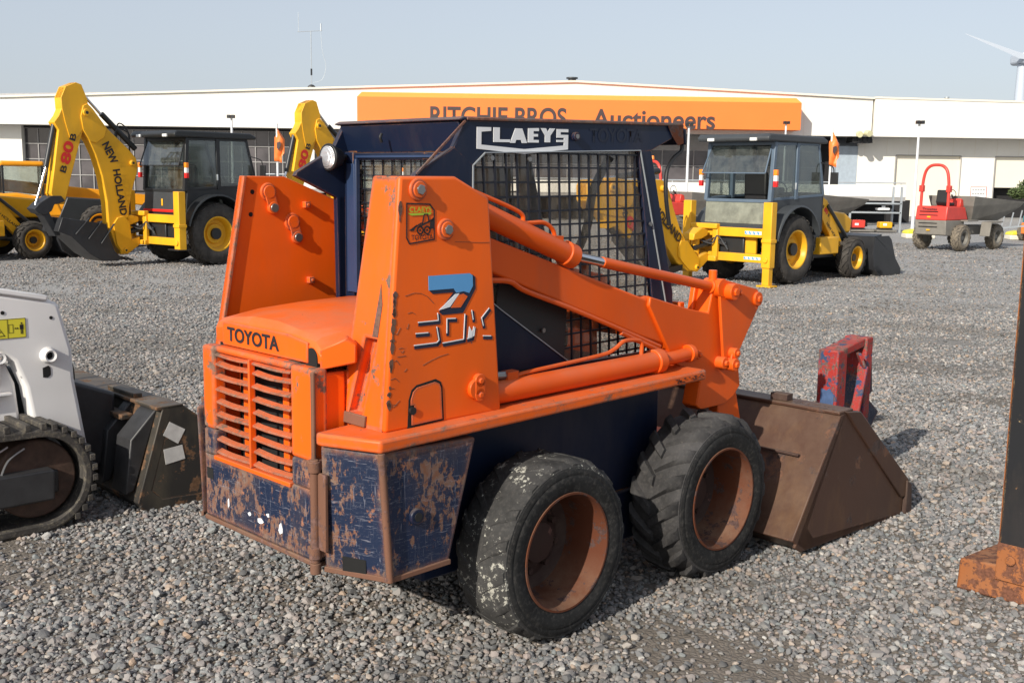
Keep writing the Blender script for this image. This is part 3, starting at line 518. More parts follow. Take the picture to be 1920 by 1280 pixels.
for s in (-1, 1):
    cs = cabside(s)
    m = MB(); y = s*.392
    for k in range(19):
        x = -.19+k*.0625; lean = .05
        z0 = 1.03 if x > .30 else max(1.03, 1.38-(x+.15)*.75); zt = 1.935
        xt = x-.02; xb = x+.03
        if xb > .90: zt = 1.96-(xb-.87)*2.9
        if zt > z0: m.bar((xt if zt > 1.9 else xb-.01, y, zt), (xb, y, z0), .0075, .0075)
    for k in range(16):
        z = 1.045+k*.0588; xa = -.19 if z > 1.36 else (.36-(z-1.05)*1.3); xb = .93 if z < 1.28 else min(.96, .84+(1.96-z)*.3)
        m.bar((xa, y-.004*s, z), (xb, y-.004*s, z+.012), .0075, .0075)
    m.build('wire_mesh', 'mesh_dark', cs, smooth=False)
    px = [(-.205, 1.875), (-.142, 1.925), (.815, 1.960), (1.06, 1.20), (.93, 1.04), (.361, 1.04), (.361, 1.053), (-.045, 1.304), (-.205, 1.41)]
    if s < 0:
        m = MB(); m.prism(px, 'y', s*.368, s*.3705); m.build('side_window', 'plexi', cs, smooth=False)
        m = MB()
        for a, b in zip(px, px[1:]+px[:1]): m.bar((a[0], s*.4045, a[1]), (b[0], s*.4045, b[1]), .006, .004)
        m.build('window_edge', 'galv', cs, smooth=False)
        for x, z in ((-.11, 1.905), (.90, 1.63), (.20, 1.20), (.10, 1.905)): m = MB(); m.cyl((x, s*.406, z), (x, s*.413, z), .010, 14); m.build('window_bolt', 'steel', cs)
        m = MB(); m.prism([(-.07, 1.29), (.34, 1.04), (.36, 1.34), (-.05, 1.42)], 'y', -.398, -.394); m.build('lower_window_film', 'cab_black', cs, smooth=False)
        for k in range(3): m = MB(); m.box((.06+k*.075, -.4025, 1.00), (.115+k*.075, -.4, 1.045)); m.build('vent_slot', 'flat_black', cs, smooth=False)
        # big lettering
        tw_ = .52; A0, Z0 = -.185, 1.945
        L = [[[0, 0], [0, 1], [.14, 1], [.14, .86], [.035, .80], [.035, 0]],
             [[.17, 1.0], [.235, 1.0], [.235, .48], [.345, .48], [.345, .36], [.17, .36]],
             [[.345, .33], [.40, .98], [.475, .98], [.53, .33], [.475, .33], [.463, .47], [.41, .47], [.40, .33]],
             [[.54, .36], [.54, 1.0], [.66, 1.02], [.66, .88], [.60, .88], [.60, .75], [.65, .75], [.65, .63], [.60, .63], [.60, .48], [.66, .48], [.66, .36]],
             [[.68, 1.02], [.74, 1.02], [.76, .85], [.785, 1.02], [.845, 1.02], [.79, .68], [.79, .38], [.73, .38], [.73, .68]],
             [[1.0, 1.0], [.86, 1.0], [.86, .55], [.955, .55], [.955, .40], [1.0, .40]],
             [[.0, .0], [.0, .24], [.5, .10], [1, .24], [1, .0], [.5, -.20]]]
        C_ = [[[0, .24], [0, 1.0], [.145, 1.0], [.145, .84], [.045, .80], [.045, .24]]]
        S_ = [[[.865, 1.0], [1.0, 1.0], [1.0, .86], [.91, .86], [.91, .74], [1.0, .74], [1.0, .24], [.95, .24], [.95, .40], [.865, .40], [.865, .50], [.95, .50], [.95, .60], [.865, .60]]]
        U = [[.0, .24], [.0, .06], [.5, -.16], [1, .06], [1, .24], [.95, .24], [.5, .06], [.05, .24]]
        PO = C_+L[1:5]+S_+[U]
        PO = [[(A0+a*tw_, Z0+.0-.012+b*.088+a*.012) for a, b in p] for p in PO]
        shapes(PO, (0, -.40, 0), (1, 0, 0), (0, 0, 1), 'decal_white', cs, 'lettering', .003, .002)
        text('TOYOTA', (.47, -.4005, 1.985), (1, 0, .03), (0, 0, 1), .36, .058, 'decal_faint', cs, 'faint_lettering', .012, .0015)
        m = MB(); m.cyl((.375, -.40, 2.005), (.375, -.418, 2.005), .018, 18); m.build('roof_bolt', 'navy', cs, .002); m = MB(); m.cyl((.375, -.417, 2.005), (.375, -.421, 2.005), .010, 16); m.build('bolt_head', 'steel', cs)
m = MB(); m.prism([(-.255, 2.040), (1.06, 2.080), (1.06, 2.093), (-.25, 2.058), (-.28, 2.045)], 'y', -.405, .405); m.prism([(1.05, 2.083), (1.16, 2.070), (1.17, 1.995), (1.15, 1.995), (1.14, 2.055), (1.05, 2.062)], 'y', -.40, .40)
m.build('cab_roof', 'navy', SK, .006, 2)
m = MB(); m.bar((-.24, -.404, 2.050), (1.12, -.404, 2.086), .012, .012); m.bar((-.26, -.40, 2.048), (-.26, .40, 2.048), .012, .010); m.bar((-.243, -.402, 2.043), (-.485, -.402, 1.838), .012, .006, (0, 1, 0)); m.build('roof_edge', 'navy_worn', SK, .003)
m = MB(); m.add([(-.262, -.38, 2.04), (-.262, .38, 2.04), (-.222, .38, 1.925), (-.222, -.38, 1.925), (-.245, -.38, 2.04), (-.245, .38, 2.04), (-.205, .38, 1.925), (-.205, -.38, 1.925)], [(0, 1, 2, 3), (7, 6, 5, 4), (0, 4, 5, 1), (1, 5, 6, 2), (2, 6, 7, 3), (3, 7, 4, 0)])
m.box((-.245, -.372, 1.30), (-.20, -.31, 1.93)); m.box((-.245, .31, 1.30), (-.20, .372, 1.93)); m.box((-.245, -.31, 1.895), (-.21, .31, 1.925)); m.box((-.275, .372, 1.30), (-.235, .398, 1.74))
rb_ = m.build('rear_frame', 'navy', SK, .004)
m = MB(); m.box((-.255, .29, 1.33), (-.247, .345, 1.88)); m.box((-.256, .275, 1.33), (-.235, .29, 1.90)); m.build('wiring_cover', 'navy_light', rb_, .002)
m = MB(); m.box((-.255, -.30, 1.905), (-.245, .28, 1.914)); m.build('window_strip', 'navy_light', rb_)
m = MB()
for k in range(10): y = -.29+k*.062; m.bar((-.215, y, 1.30), (-.215, y, 1.90), .0045, .0045)
for k in range(11): z = 1.31+k*.058; m.bar((-.219, -.31, z), (-.219, .31, z), .0045, .0045)
m.build('rear_mesh', 'mesh_dark', rb_, smooth=False)
m = MB(); m.quad((-.207, -.31, 1.3), (-.207, .31, 1.3), (-.207, .31, 1.9), (-.207, -.31, 1.9)); m.build('rear_window', 'plexi', rb_, smooth=False)
m = MB(); m.tube([(-.285, .06, 2.0), (-.292, .06, 1.985), (-.285, .06, 1.965)], .006, 8); m.build('hook', 'black', rb_)
# work lamp
lm = MB(); cx = Vector((-.335, .352, 1.905)); d = Vector((-1, -.08, 0)).normalized()
lm.cyl(cx+d*-.055, cx+d*.0, .034, 28, .056); lm.cyl(cx, cx+d*.012, .058, 32); lm.cyl(cx+d*-.09, cx+d*-.05, .012, 10)
lamp = lm.build('work_lamp', 'black', SK, .004)
m = MB(); a = d.orthogonal().normalized(); b = d.cross(a); vs = [cx+d*.026]; n = 32
for k, (rr, dd) in enumerate(((.020, .025), (.036, .020), (.048, .013))): vs += [cx+d*dd+(a*math.cos(2*PI*i/n)+b*math.sin(2*PI*i/n))*rr for i in range(n)]
fs = [(0, 1+i, 1+(i+1) % n) for i in range(n)]+[(1+k*n+i, 1+k*n+(i+1) % n, 1+(k+1)*n+(i+1) % n, 1+(k+1)*n+i) for k in range(2) for i in range(n)]
m.add(vs, fs); m.build('lamp_glass', 'lamp_lens', lamp)
# seat and controls inside
m = MB(); m.box((.12, -.22, 1.06), (.58, .22, 1.18)); m.prism([(.10, 1.14), (.22, 1.14), (.16, 1.66), (.10, 1.70), (.06, 1.66)], 'y', -.21, .21); m.build('seat', 'black', SK, .04, 3)
for y in (-.25, .25): m = MB(); m.tube([(.72, y, .95), (.70, y, 1.25), (.64, y, 1.42)], .012, 10); m.cyl((.645, y, 1.40), (.635, y, 1.50), .022, 14); m.build('drive_lever', 'orange' if y < 0 else 'black', SK)
m = MB(); m.box((-.2, -.37, .93), (1.05, .37, .96)); m.box((-.19, -.36, .95), (.10, .36, 1.22)); m.build('cab_floor', 'cab_black', SK, .004)
m = MB(); m.tube([(.66, -.36, 1.93), (.62, -.30, 1.78), (.60, -.28, 1.60), (.50, -.26, 1.42)], .02, 10); m.box((.35, .10, 1.74), (.50, .30, 1.88)); m.build('restraint_bar', 'black', SK)
m = MB(); m.tube([(1.165, -.37, 2.01), (1.165, -.372, 1.97), (1.10, -.375, 1.93), (1.04, -.385, 1.87), (1.03, -.392, 1.76), (1.06, -.395, 1.62)], .010, 10); m.build('lamp_cable', 'hose', SK)
m = MB(); m.prism([(1.00, 2.088), (1.12, 2.082), (1.13, 2.0), (1.09, 1.99), (1.045, 2.03)], 'y', -.409, -.4055); m.build('rust_patch', 'rim_rust', SK, smooth=False)
for z in (1.95, 1.895): m = MB(); m.cyl((.995, -.30, z-.02), (.995, -.30, z+.02), .018, 14); m.build('indicator_lamp', 'lamp_orange', SK, .004)
# lift arms
arm = [(-.30, 1.635), (-.30, 1.51), (-.168, 1.459), (.734, 1.136), (.97, 1.06), (1.0, 1.12), (.80, 1.315), (.764, 1.303)]
gus = [(.783, 1.312), (.81, 1.305), (1.08, 1.235), (1.235, 1.205), (1.268, 1.333), (1.31, 1.352), (1.52, 1.315), (1.595, 1.298), (1.632, 1.262), (1.628, 1.215), (1.56, 1.12), (1.50, 1.075), (1.492, 1.02), (1.535, .815), (1.48, .765), (1.40, .735), (1.20, .735), (1.165, .76), (1.19, .87), (1.135, .925), (.99, .982), (.955, 1.02), (.775, 1.27)]
for s in (-1, 1):
    arm_ = arm if s < 0 else [(-.12, 1.572), (-.12, 1.442)]+arm[3:]
    m = MB(); m.prism(arm_, 'y', s*.50, s*.43); la = m.build('lift_arm', 'orange_arm', SK, .010, 3)
    m = MB(); m.prism(gus, 'y', s*.515, s*.428); gp = m.build('arm_plate', 'orange_arm', la, .006, 2)
    m = MB(); pp = [(1.268, 1.345), (1.32, 1.36), (1.60, 1.30), (1.635, 1.262), (1.62, 1.21), (1.43, .955), (1.40, .93), (1.355, .925), (1.335, .95)]
    m.prism(pp, 'y', s*.548, s*.532); m.build('link_plate', 'orange_arm', la, .004)
    m = MB()
    for x, z, r_, h in ((1.345, 1.303, .040, .59), (1.405, 1.292, .022, .575), (1.392, 1.00, .026, .585), (1.378, .945, .032, .59), (1.332, .955, .030, .56), (1.60, 1.25, .036, .56), (1.072, 1.031, .034, .55), (1.135, 1.014, .022, .545)):
        m = MB(); m.cyl((x, s*.45, z), (x, s*h, z), r_, 22); m.cyl((x, s*h, z), (x, s*(h+.012), z), r_*.5, 6); m.build('pivot_pin', 'orange_arm', la, .003)
    m = MB(); m.bar((1.345, s*.565, 1.303), (1.41, s*.565, 1.290), .012, .055); m.build('pin_keeper', 'orange_arm', la, .003); m = MB(); m.bar((1.392, s*.568, 1.0), (1.378, s*.568, .945), .05, .012, (0, 1, 0)); m.build('pin_keeper', 'orange_arm', la, .003)
    # tilt cylinder
    a = Vector((-.30, s*.50, 1.715)) if s < 0 else Vector((-.10, s*.50, 1.643)); b = Vector((.245, s*.50, 1.520)); e = Vector((1.30, s*.50, 1.322)); dr = (b-a).normalized()
    m = MB(); m.cyl(a, b, .044, 28); m.cyl(b-dr*.03, b+dr*.03, .052, 28); m.build('tilt_cylinder', 'orange_arm', SK, .004)
    c = b+(e-b)*.20
    m = MB(); m.cyl(b, c, .020, 20); m.build('tilt_rod', 'chrome', SK)
    m = MB(); m.cyl(c, e, .0235, 20); m.cyl(e+Vector((0, -.05, 0)), e+Vector((0, .05, 0)), .045, 22); m.cyl(e+Vector((-.05, 0, .008)), e, .034, 18); m.cyl(e+Vector((-.02, 0, .03)), e+Vector((-.02, 0, .085)), .02, 14); m.build('tilt_rod_end', 'orange_arm', SK, .003)
    m = MB(); m.tube(([(-.28, s*.50, 1.775), (-.05, s*.50, 1.70)] if s < 0 else [(-.06, s*.50, 1.69)])+[(-.02, s*.50, 1.66), (.02, s*.50, 1.655), (.09, s*.50, 1.655), (.14, s*.50, 1.632), (.16, s*.50, 1.60), (.165, s*.50, 1.555)], .009, 8); m.box((.14, s*.50-.022, 1.55), (.19, s*.50+.022, 1.60)); m.build('tilt_pipe', 'orange_arm', SK)
    # lift cylinder
    a = Vector((-.25, s*.55, 1.008)); b = Vector((.80, s*.55, 1.022)); e = Vector((1.07, s*.54, 1.03))
    m = MB(); m.cyl(a, b, .046, 28); m.cyl(b+Vector((-.035, 0, 0)), b+Vector((.02, 0, 0)), .056, 28); m.build('lift_cylinder', 'orange_arm', SK, .005)
    m = MB(); m.cyl(b, b+Vector((.05, 0, 0)), .024, 20); m.build('lift_rod', 'chrome', SK)
    m = MB(); m.cyl(b+Vector((.05, 0, 0)), e, .030, 20); m.cyl(e+Vector((-.03, 0, 0)), e+Vector((.0, 0, 0)), .042, 20); m.build('lift_rod_end', 'orange_arm', SK, .003)
    m = MB(); m.tube([(-.12, s*.545, 1.075), (-.09, s*.545, 1.062), (-.02, s*.545, 1.068), (.40, s*.545, 1.088), (.50, s*.545, 1.105), (.57, s*.545, 1.135), (.66, s*.545, 1.130), (.69, s*.545, 1.115), (.69, s*.545, 1.06)], .009, 8); m.box((-.16, s*.545-.02, 1.04), (-.10, s*.545+.02, 1.085)); m.build('lift_pipe', 'orange_arm', SK)
    m = MB(); m.cyl((-.22, s*.545, 1.075), (-.15, s*.545, 1.07), .016, 10); m.build('hose_fitting', 'steel', SK)
    m = MB(); m.tube(([(-.25, s*.50, 1.44), (-.1, s*.50, 1.43)] if s < 0 else [])+[(0, s*.50, 1.385), (.3, s*.50, 1.285), (.88, s*.50, 1.075)], .011, 8); m.tube([(.6, s*.50, 1.165), (.9, s*.50, 1.05), (.95, s*.50, 1.05)], .012, 8); m.build('arm_pipe', 'orange_arm', SK)
    m = MB()
    for k in range(5): m.tube([(-.23+random.uniform(0, .05), s*(.53+.02*random.random()), .96+random.uniform(0, .5)*0+.005), (-.17, s*.5, .985), (-.12+.05*random.random(), s*.47, .965)], .008, 6)
    m.build('hose', 'hose', SK)
# cross tube and coupler
m = MB(); m.cyl((1.18, -.46, 1.14), (1.18, .46, 1.14), .055, 20); m.box((1.16, -.40, 1.05), (1.2, .40, 1.25)); m.prism([(1.20, 1.12), (1.28, 1.12), (1.29, 1.34), (1.24, 1.33)], 'y', -.43, -.40); m.prism([(1.20, 1.12), (1.28, 1.12), (1.29, 1.34), (1.24, 1.33)], 'y', .40, .43); m.build('cross_tube', 'orange_arm', SK, .006)
m = MB(); [m.prism([(1.36, .80), (1.52, .80), (1.62, .50), (1.56, .26), (1.48, .24), (1.40, .50)], 'y', *q) for q in ((-.50, -.44), (.44, .50))]; m.box((1.42, -.46, .40), (1.52, .46, .52)); m.build('coupler', 'orange_arm', SK, .006)
# bucket
BP = [(2.07, .655), (2.12, .665), (1.66, .12), (1.70, .085), (2.86, .015), (2.86, .0), (1.69, .06), (1.60, .11)]
m = MB(); y1 = .90
m.prism([(1.86, .675), (1.92, .685), (1.60, .15), (1.66, .09), (2.60, .018), (2.66, .0), (1.58, .035), (1.46, .11)], 'y', -y1, y1)
for s in (-1, 1): m.prism([(1.90, .685), (1.485, .07), (1.55, .035), (2.62, .005), (2.64, .17), (2.05, .655)], 'y', s*y1, s*(y1-.018))
bk = m.build('bucket', 'bucket_brown', SK, .006)
for s in (-1, 1):
    m = MB(); m.prism([(1.90, .690), (2.05, .672), (2.66, .20), (2.65, .10), (2.58, .11), (2.0, .60), (1.93, .665)], 'y', s*(y1+.012), s*(y1-.03)); m.build('side_rim', 'bucket_brown', bk, .006)
    m = MB(); m.prism([(2.63, .20), (2.69, .17), (2.71, .0), (2.63, -.0)], 'y', s*(y1+.02), s*(y1-.05)); m.build('side_cutter', 'rim_dark', bk, .008)
m = MB(); m.box((1.85, -y1, .675), (1.99, y1, .695)); m.build('top_rim', 'bucket_brown', bk, .006)
m = MB(); m.bar((1.695, -y1*.60, .475), (1.695, -y1*.86, .475), .02, .012); m.box((1.88, -.58, .695), (1.94, -.48, .73)); m.build('bucket_weld', 'rim_dark', bk, .003)
# wheels
def tyre(worn):
    W, Rr = .27, .372; m = MB()
    prof = [(.0, .232), (-.006, .25), (-.012, .29), (-.008, .322), (-.003, .336), (-.003, .343), (.008, .351), (.028, .359), (.06, .366), (.135, .371), (.22, .366), (.25, .357), (.268, .335), (.272, .29), (.268, .235)]
    # prof x: distance inward from the outer face
    N = 120; vs = []
    for t, r in prof:
        for i in range(N):
            a = 2*PI*i/N; rr = r
            if worn and .03 < t < .24: rr += .0015*math.sin(a*13+t*30)+.002*math.sin(a*7)
            vs.append((rr*math.cos(a), t, rr*math.sin(a)))
    fs = [(k*N+i, k*N+(i+1) % N, (k+1)*N+(i+1) % N, (k+1)*N+i) for k in range(len(prof)-1) for i in range(N)]
    m.add(vs, fs)
    nl = 18 if not worn else 18; h = .026 if not worn else .006
    for side in (0, 1):
        for k in range(nl):
            a0 = 2*PI*(k+.5*side)/nl; cs = []
            for j in range(6):
                u = j/5; t = (.004+u*.135) if side == 0 else (.266-u*.135)
                a = a0+u*.27; wd = (.165 if not worn else .12)-.03*u; base = .345 if j == 0 else .362
                tp = (.352+h*.35 if j == 0 else .366+h*(1 if j < 5 else .85)) 
                t2 = t-.004 if side == 0 and j == 0 else t
                for da, rr in ((-wd/2*1.2, base), (-wd/2*.72, tp), (wd/2*.72, tp), (wd/2*1.2, base)): cs.append((rr*math.cos(a+da), t2, rr*math.sin(a+da)))
            fs = [(4*j+q, 4*j+q+1, 4*j+5+q, 4*j+4+q) for j in range(5) for q in range(3)]+[(0, 1, 2, 3), (23, 22, 21, 20)]
            m.add(cs, fs)
    return m
def rim():
    m = MB(); m.lathe([(.004, .244), (-.010, .241), (-.010, .233), (.004, .228), (.03, .226), (.045, .216), (.17, .214), (.19, .205), (.21, .202)], (0, 0, 0), 72); return m
def disc():
    m = MB(); m.lathe([(.18, .214), (.20, .198), (.215, .165), (.200, .125), (.198, .085), (.15, .082), (.145, .06), (.14, .0005)], (0, 0, 0), 56)
    for k in range(8): a = 2*PI*k/8; c = Vector((.125*math.cos(a), .20, .125*math.sin(a))); m.cyl(c, c+Vector((0, -.03, 0)), .014, 6)
    return m
for s in (-1, 1):
    for x, worn in ((0, True), (1.073, False)):
        wd = bpy.data.objects.new('wheel', None); C.objects.link(wd); wd.parent = SK; wd.location = (x, s*.75, .370); wd.rotation_euler = (0, random.uniform(0, 6) if x else 1.0, 0)
        if s > 0: wd.rotation_euler = (0, 0, PI)
        ty = tyre(worn).build('tyre', 'tyre_muddy' if worn else 'tyre', wd, ang=50)
        m = MB(); m.lathe([(-.0002, .233), (-.0075, .25), (-.0130, .285), (-.0138, .30), (-.0118, .305), (-.0095, .310), (-.0115, .318), (-.0098, .325), (-.006, .334), (.006, .334), (.01, .235)], (0, 0, 0), 96); m.build('sidewall', 'sidewall', ty)
        rm = rim().build('rim', 'rim_rust', wd, ang=40); disc().build('wheel_disc', 'rim_dark', rm, ang=40)
# ================================================================ far machines
def rot2(p, c, a):
    x, z = p[0]-c[0], p[1]-c[1]; ca, sa = math.cos(a), math.sin(a); return (c[0]+x*ca-z*sa, c[1]+x*sa+z*ca)
def ag_wheel(Rr, W, rr, parent, x, yo, side, tm='tyre_far', rm='yellow', lugs=20, hub='cab_black', lug_h=.03):
    """wheel whose outer face is at y=side*yo"""
    wd = bpy.data.objects.new('wheel', None); C.objects.link(wd); wd.parent = parent; wd.location = (x, side*yo, Rr)
    if side > 0: wd.rotation_euler = (0, 0, PI)
    m = MB(); m.lathe([(.03, rr), (-.0, rr+.03), (-.005, (rr+Rr)/2), (.02, Rr-.06), (.05, Rr-.03), (W/2, Rr-.02), (W-.05, Rr-.03), (W, Rr-.10), (W, rr)], (0, 0, 0), 48)
    for k in range(lugs*2):
        sd_ = k % 2; a0 = 2*PI*(k/2)/lugs
        cs = []
        for j in range(3):
            u = j/2; t = .012+u*(W*.5) if sd_ == 0 else W-.012-u*(W*.5); a = a0+u*.30*(.6/Rr)
            b = Rr-.05; tp = Rr+.0 if j else Rr-.028; wdt = .055/Rr
            for da, r_ in ((-wdt, b), (-wdt*.7, tp), (wdt*.7, tp), (wdt, b)): cs.append((r_*math.cos(a+da), t, r_*math.sin(a+da)))
        m.add(cs, [(4*j+q, 4*j+q+1, 4*j+5+q, 4*j+4+q) for j in range(2) for q in range(3)]+[(0, 1, 2, 3), (11, 10, 9, 8)])
    m.build('tyre', tm, wd, ang=45)
    m = MB(); m.lathe([(.035, rr), (.012, rr+.012), (.012, rr-.012), (.04, rr-.03), (.10, rr-.045), (.16, rr-.06), (.17, rr*.62), (.13, rr*.56), (.125, 0.001)], (0, 0, 0), 40); r = m.build('rim', rm, wd, ang=35)
    m = MB(); m.cyl((0, .13, 0), (0, .07, 0), rr*.34, 24); m.build('hub', hub, r, .004)
    m = MB(); m.lathe([(W-.001, rr), (W-.03, rr-.03), (W-.03, .001)], (0, 0, 0), 32); m.build('rim_back', rm, wd)
    return wd
BX_FR = {}
def backhoe(loc, hd, label, boom_rot=0., dip_rot=0., cabm='cab_black', postm='cab_black', stab_down=False, stripe=False, buck_rot=0., openwin=False, cab=True, beacons=True):
    B = thing('backhoe_loader', label, 'backhoe loader', (loc[0], loc[1], 0), hd, 'backhoe loaders parked across the yard')
    # chassis and bonnet
    m = MB(); m.box((-.85, -.33, .45), (2.75, .33, .85)); m.box((.9, -.62, .42), (1.75, .62, .52)); m.cyl((0, -.6, .63), (0, .6, .63), .14, 16); m.cyl((2.2, -.65, .42), (2.2, .65, .42), .09, 14); m.build('chassis', 'cab_black', B, .02)
    m = MB(); m.prism([(1.1, .85), (2.75, .85), (2.80, 1.12), (2.5, 1.25), (1.1, 1.38)], 'y', -.40, .40); m.build('bonnet', 'yellow', B, .04, 3)
    for s in (-1, 1): m = MB(); m.box((.95, s*.52, .50), (1.62, s*.80, .82)); m.build('side_tank', 'yellow', B, .02)
    m = MB(); m.cyl((1.75, .30, 1.4), (1.75, .30, 2.0), .03, 12); m.cyl((1.75, .30, 1.45), (1.75, .30, 1.75), .06, 14); m.build('exhaust_stack', 'black', B)
    # cab
    m = MB()
    for s in (-1, 1):
        m.prism([(-.62, .95), (-.58, 1.50), (.22, 1.54), (1.12, 1.62), (1.14, .95), (.95, .62), (.78, .62), (.72, .95), (.60, 1.18), (.30, 1.36), (-.20, 1.38), (-.50, 1.22), (-.60, 1.0)], 'y', s*.70, s*.67)
    m.box((-.66, -.70, .95), (-.62, .70, 1.10)); m.box((1.08, -.70, .95), (1.13, .70, 1.6)); m.box((-.62, -.68, .90), (1.1, .68, .96)); body = m.build('cab_body', cabm, B, .015)
    m = MB(); m.add([(-.665, -.68, 1.08), (-.665, .68, 1.08), (-.635, .68, 1.47), (-.635, -.68, 1.47), (-.63, -.68, 1.08), (-.63, .68, 1.08), (-.60, .68, 1.47), (-.60, -.68, 1.47)], [(0, 1, 2, 3), (7, 6, 5, 4), (0, 4, 5, 1), (1, 5, 6, 2), (2, 6, 7, 3), (3, 7, 4, 0)]); m.build('rear_panel', 'panel_dirty' if stripe else 'cab_grey', B, .01)
    if not stripe:
        m = MB(); m.box((-.675, -.70, 1.06), (-.655, .70, 1.11)); m.build('red_stripe', 'decal_red', B); m = MB(); m.prism([(.02, 1.18), (.07, 1.18), (.07, 1.32), (.02, 1.32)], 'x', -.667, -.655); m.build('reflector', 'yellow', B, .01)
    m = MB()
    for s in (-1, 1):
        y = s*.68
        for p, q, wd in (((-.62, 1.48), (-.55, 2.53), .075), ((.17, 1.52), (.16, 2.53), .085), ((1.12, 1.60), (.87, 2.53), .06), ((-.56, 2.50), (.88, 2.52), .06), ((-.6, 1.52), (1.1, 1.60), .05)):
            m.bar((p[0], y, p[1]), (q[0], y, q[1]), wd if abs(p[1]-q[1]) > .2 else .05, wd, (0, 1, 0))
    for z, x in ((1.49, -.62), (2.50, -.55)): m.bar((x, -.68, z), (x, .68, z), .06, .06)
    m.bar((.87, -.68, 2.52), (.87, .68, 2.52), .05, .05); m.bar((1.12, -.68, 1.62), (1.12, .68, 1.62), .05, .05); m.build('cab_frame', postm, B, .008)
    m = MB()
    m.prism([(-.86, 2.53), (-.88, 2.60), (-.80, 2.66), (.95, 2.66), (1.10, 2.60), (1.10, 2.54), (.9, 2.53)], 'y', -.76, .76); rf = m.build('cab_roof', 'cab_black' if not stripe else 'cab_grey', B, .05, 4)
    for s in (-1, 1): 
        for xx in (-.88, 1.08): m = MB(); m.box((xx-.02, s*.45-.07, 2.535), (xx+.02, s*.45+.07, 2.59)); m.build('roof_lamp', 'lamp_white', rf, .008)
    for s in (-1, 1):
        y = s*.695
        m = MB(); m.prism([(-.585, 1.54), (.13, 1.56), (.12, 2.49), (-.525, 2.49)], 'y', y, y+.006*s); m.build('door_glass', 'cab_glass', B, smooth=False)
        m = MB(); m.prism([(.22, 1.57), (1.08, 1.63), (.85, 2.49), (.21, 2.49)], 'y', y, y+.006*s); m.build('side_glass', 'cab_glass', B, smooth=False)
        m = MB(); m.box((.12, s*.705, 1.7), (.15, s*.73, 1.82)); m.build('door_handle', 'galv', B, .005)
    m = MB(); m.add([(-.60, -.65, 1.52), (-.60, .65, 1.52), (-.575, .65, 1.98), (-.575, -.65, 1.98)], [(0, 1, 2, 3)])
    if not openwin: m.build('rear_glass', 'cab_glass', B, smooth=False)
    m = MB(); xa = -.80 if openwin else -.74
    m.add([(xa, -.66, 1.98), (xa, .66, 1.98), (-.56, .62, 2.49), (-.56, -.62, 2.49)], [(0, 1, 2, 3)]); wg = m.build('upper_rear_window', 'cab_glass', B, smooth=False)
    m = MB(); m.bar((xa, -.67, 1.98), (xa, .67, 1.98), .02, .02); m.bar((xa, -.67, 1.98), (-.56, -.63, 2.49), .02, .02); m.bar((xa, .67, 1.98), (-.56, .63, 2.49), .02, .02); m.build('window_rim', postm, wg)
    m = MB(); m.add([(1.10, -.65, 1.65), (1.10, .65, 1.65), (.87, .65, 2.5), (.87, -.65, 2.5)], [(0, 1, 2, 3)]); m.build('windscreen', 'cab_glass', B, smooth=False)
    m = MB(); m.box((-.05, -.26, 1.30), (.42, .26, 1.42)); m.prism([(-.08, 1.38), (.06, 1.38), (0, 2.0), (-.10, 2.02)], 'y', -.24, .24); m.build('seat', 'black', B, .04, 3)
    m = MB(); m.tube([(.82, 0, 1.2), (.72, 0, 1.62)], .03, 8); m.lathe([(0, .17), (.012, .182), (.024, .17), (.012, .158)], (.70, 0, 1.66), 24, 'x', True); m.build('steering_column', 'black', B)
    for s in (-1, 1):
        m = MB(); m.tube([(.95, s*.70, 2.2), (1.12, s*.86, 2.12), (1.14, s*.88, 1.98)], .012, 6); m.box((1.12, s*.82, 1.80), (1.16, s*.97, 2.02)); m.build('mirror', 'black', B, .008)
        m = MB(); m.box((-.68, s*.76, 1.84), (-.62, s*.83, 1.94)); t1 = m.build('tail_lamp', 'lamp_white', B, .006)
        m = MB(); m.box((-.682, s*.758, 1.94), (-.62, s*.832, 2.04)); m.build('orange_lens', 'lamp_orange', t1, .006)
        m = MB(); m.box((-.682, s*.758, 1.74), (-.62, s*.832, 1.84)); m.build('red_lens', 'lamp_red', t1, .006)
        m = MB(); m.bar((-.60, s*.70, 1.90), (-.64, s*.77, 1.90), .02, .02); m.build('lamp_arm', 'black', t1)
        # fender
        m = MB(); vs = []; n = 14
        for i in range(n+1):
            a = R(168)-i*R(150)/n; r1, r2 = .75, .79
            for r_, y in ((r1, .56), (r2, .56), (r2+.0, .93), (r1, .95)): vs.append((r_*math.cos(a)*.95, s*y, .64+r_*math.sin(a)))
        m.add(vs, [(4*i+q, 4*i+(q+1) % 4, 4*i+4+(q+1) % 4, 4*i+4+q) for i in range(n) for q in range(4)]+[(0, 1, 2, 3), (4*n+3, 4*n+2, 4*n+1, 4*n)])
        m.build('fender', cabm, B, .01, smooth=True, ang=50)
        ag_wheel(.635, .40, .34, B, 0, .90, s); ag_wheel(.40, .28, .215, B, 2.22, .88, s, lugs=16)
        # stabiliser
        b0 = .04 if stab_down else .36
        m = MB(); m.box((-.96, s*.77, .34), (-.80, s*.95, 1.48)); st = m.build('stabiliser', 'yellow', B, .012)
        m = MB(); m.box((-.94, s*.79, b0), (-.82, s*.93, .5)); m.box((-1.0, s*.72, b0-.03), (-.76, s*1.0, b0)) if stab_down else m.box((-1.0, s*.60, b0-.03), (-.70, s*.95, b0)); m.build('stabiliser_foot', 'yellow' if stab_down else 'black', st, .006)
        m = MB(); m.box((-.975, s*.765, .78), (-.79, s*.962, .84)); m.cyl((-.97, s*.86, .48), (-.985, s*.86, .48), .05, 16); m.build('stabiliser_clamp', 'yellow', st, .006)
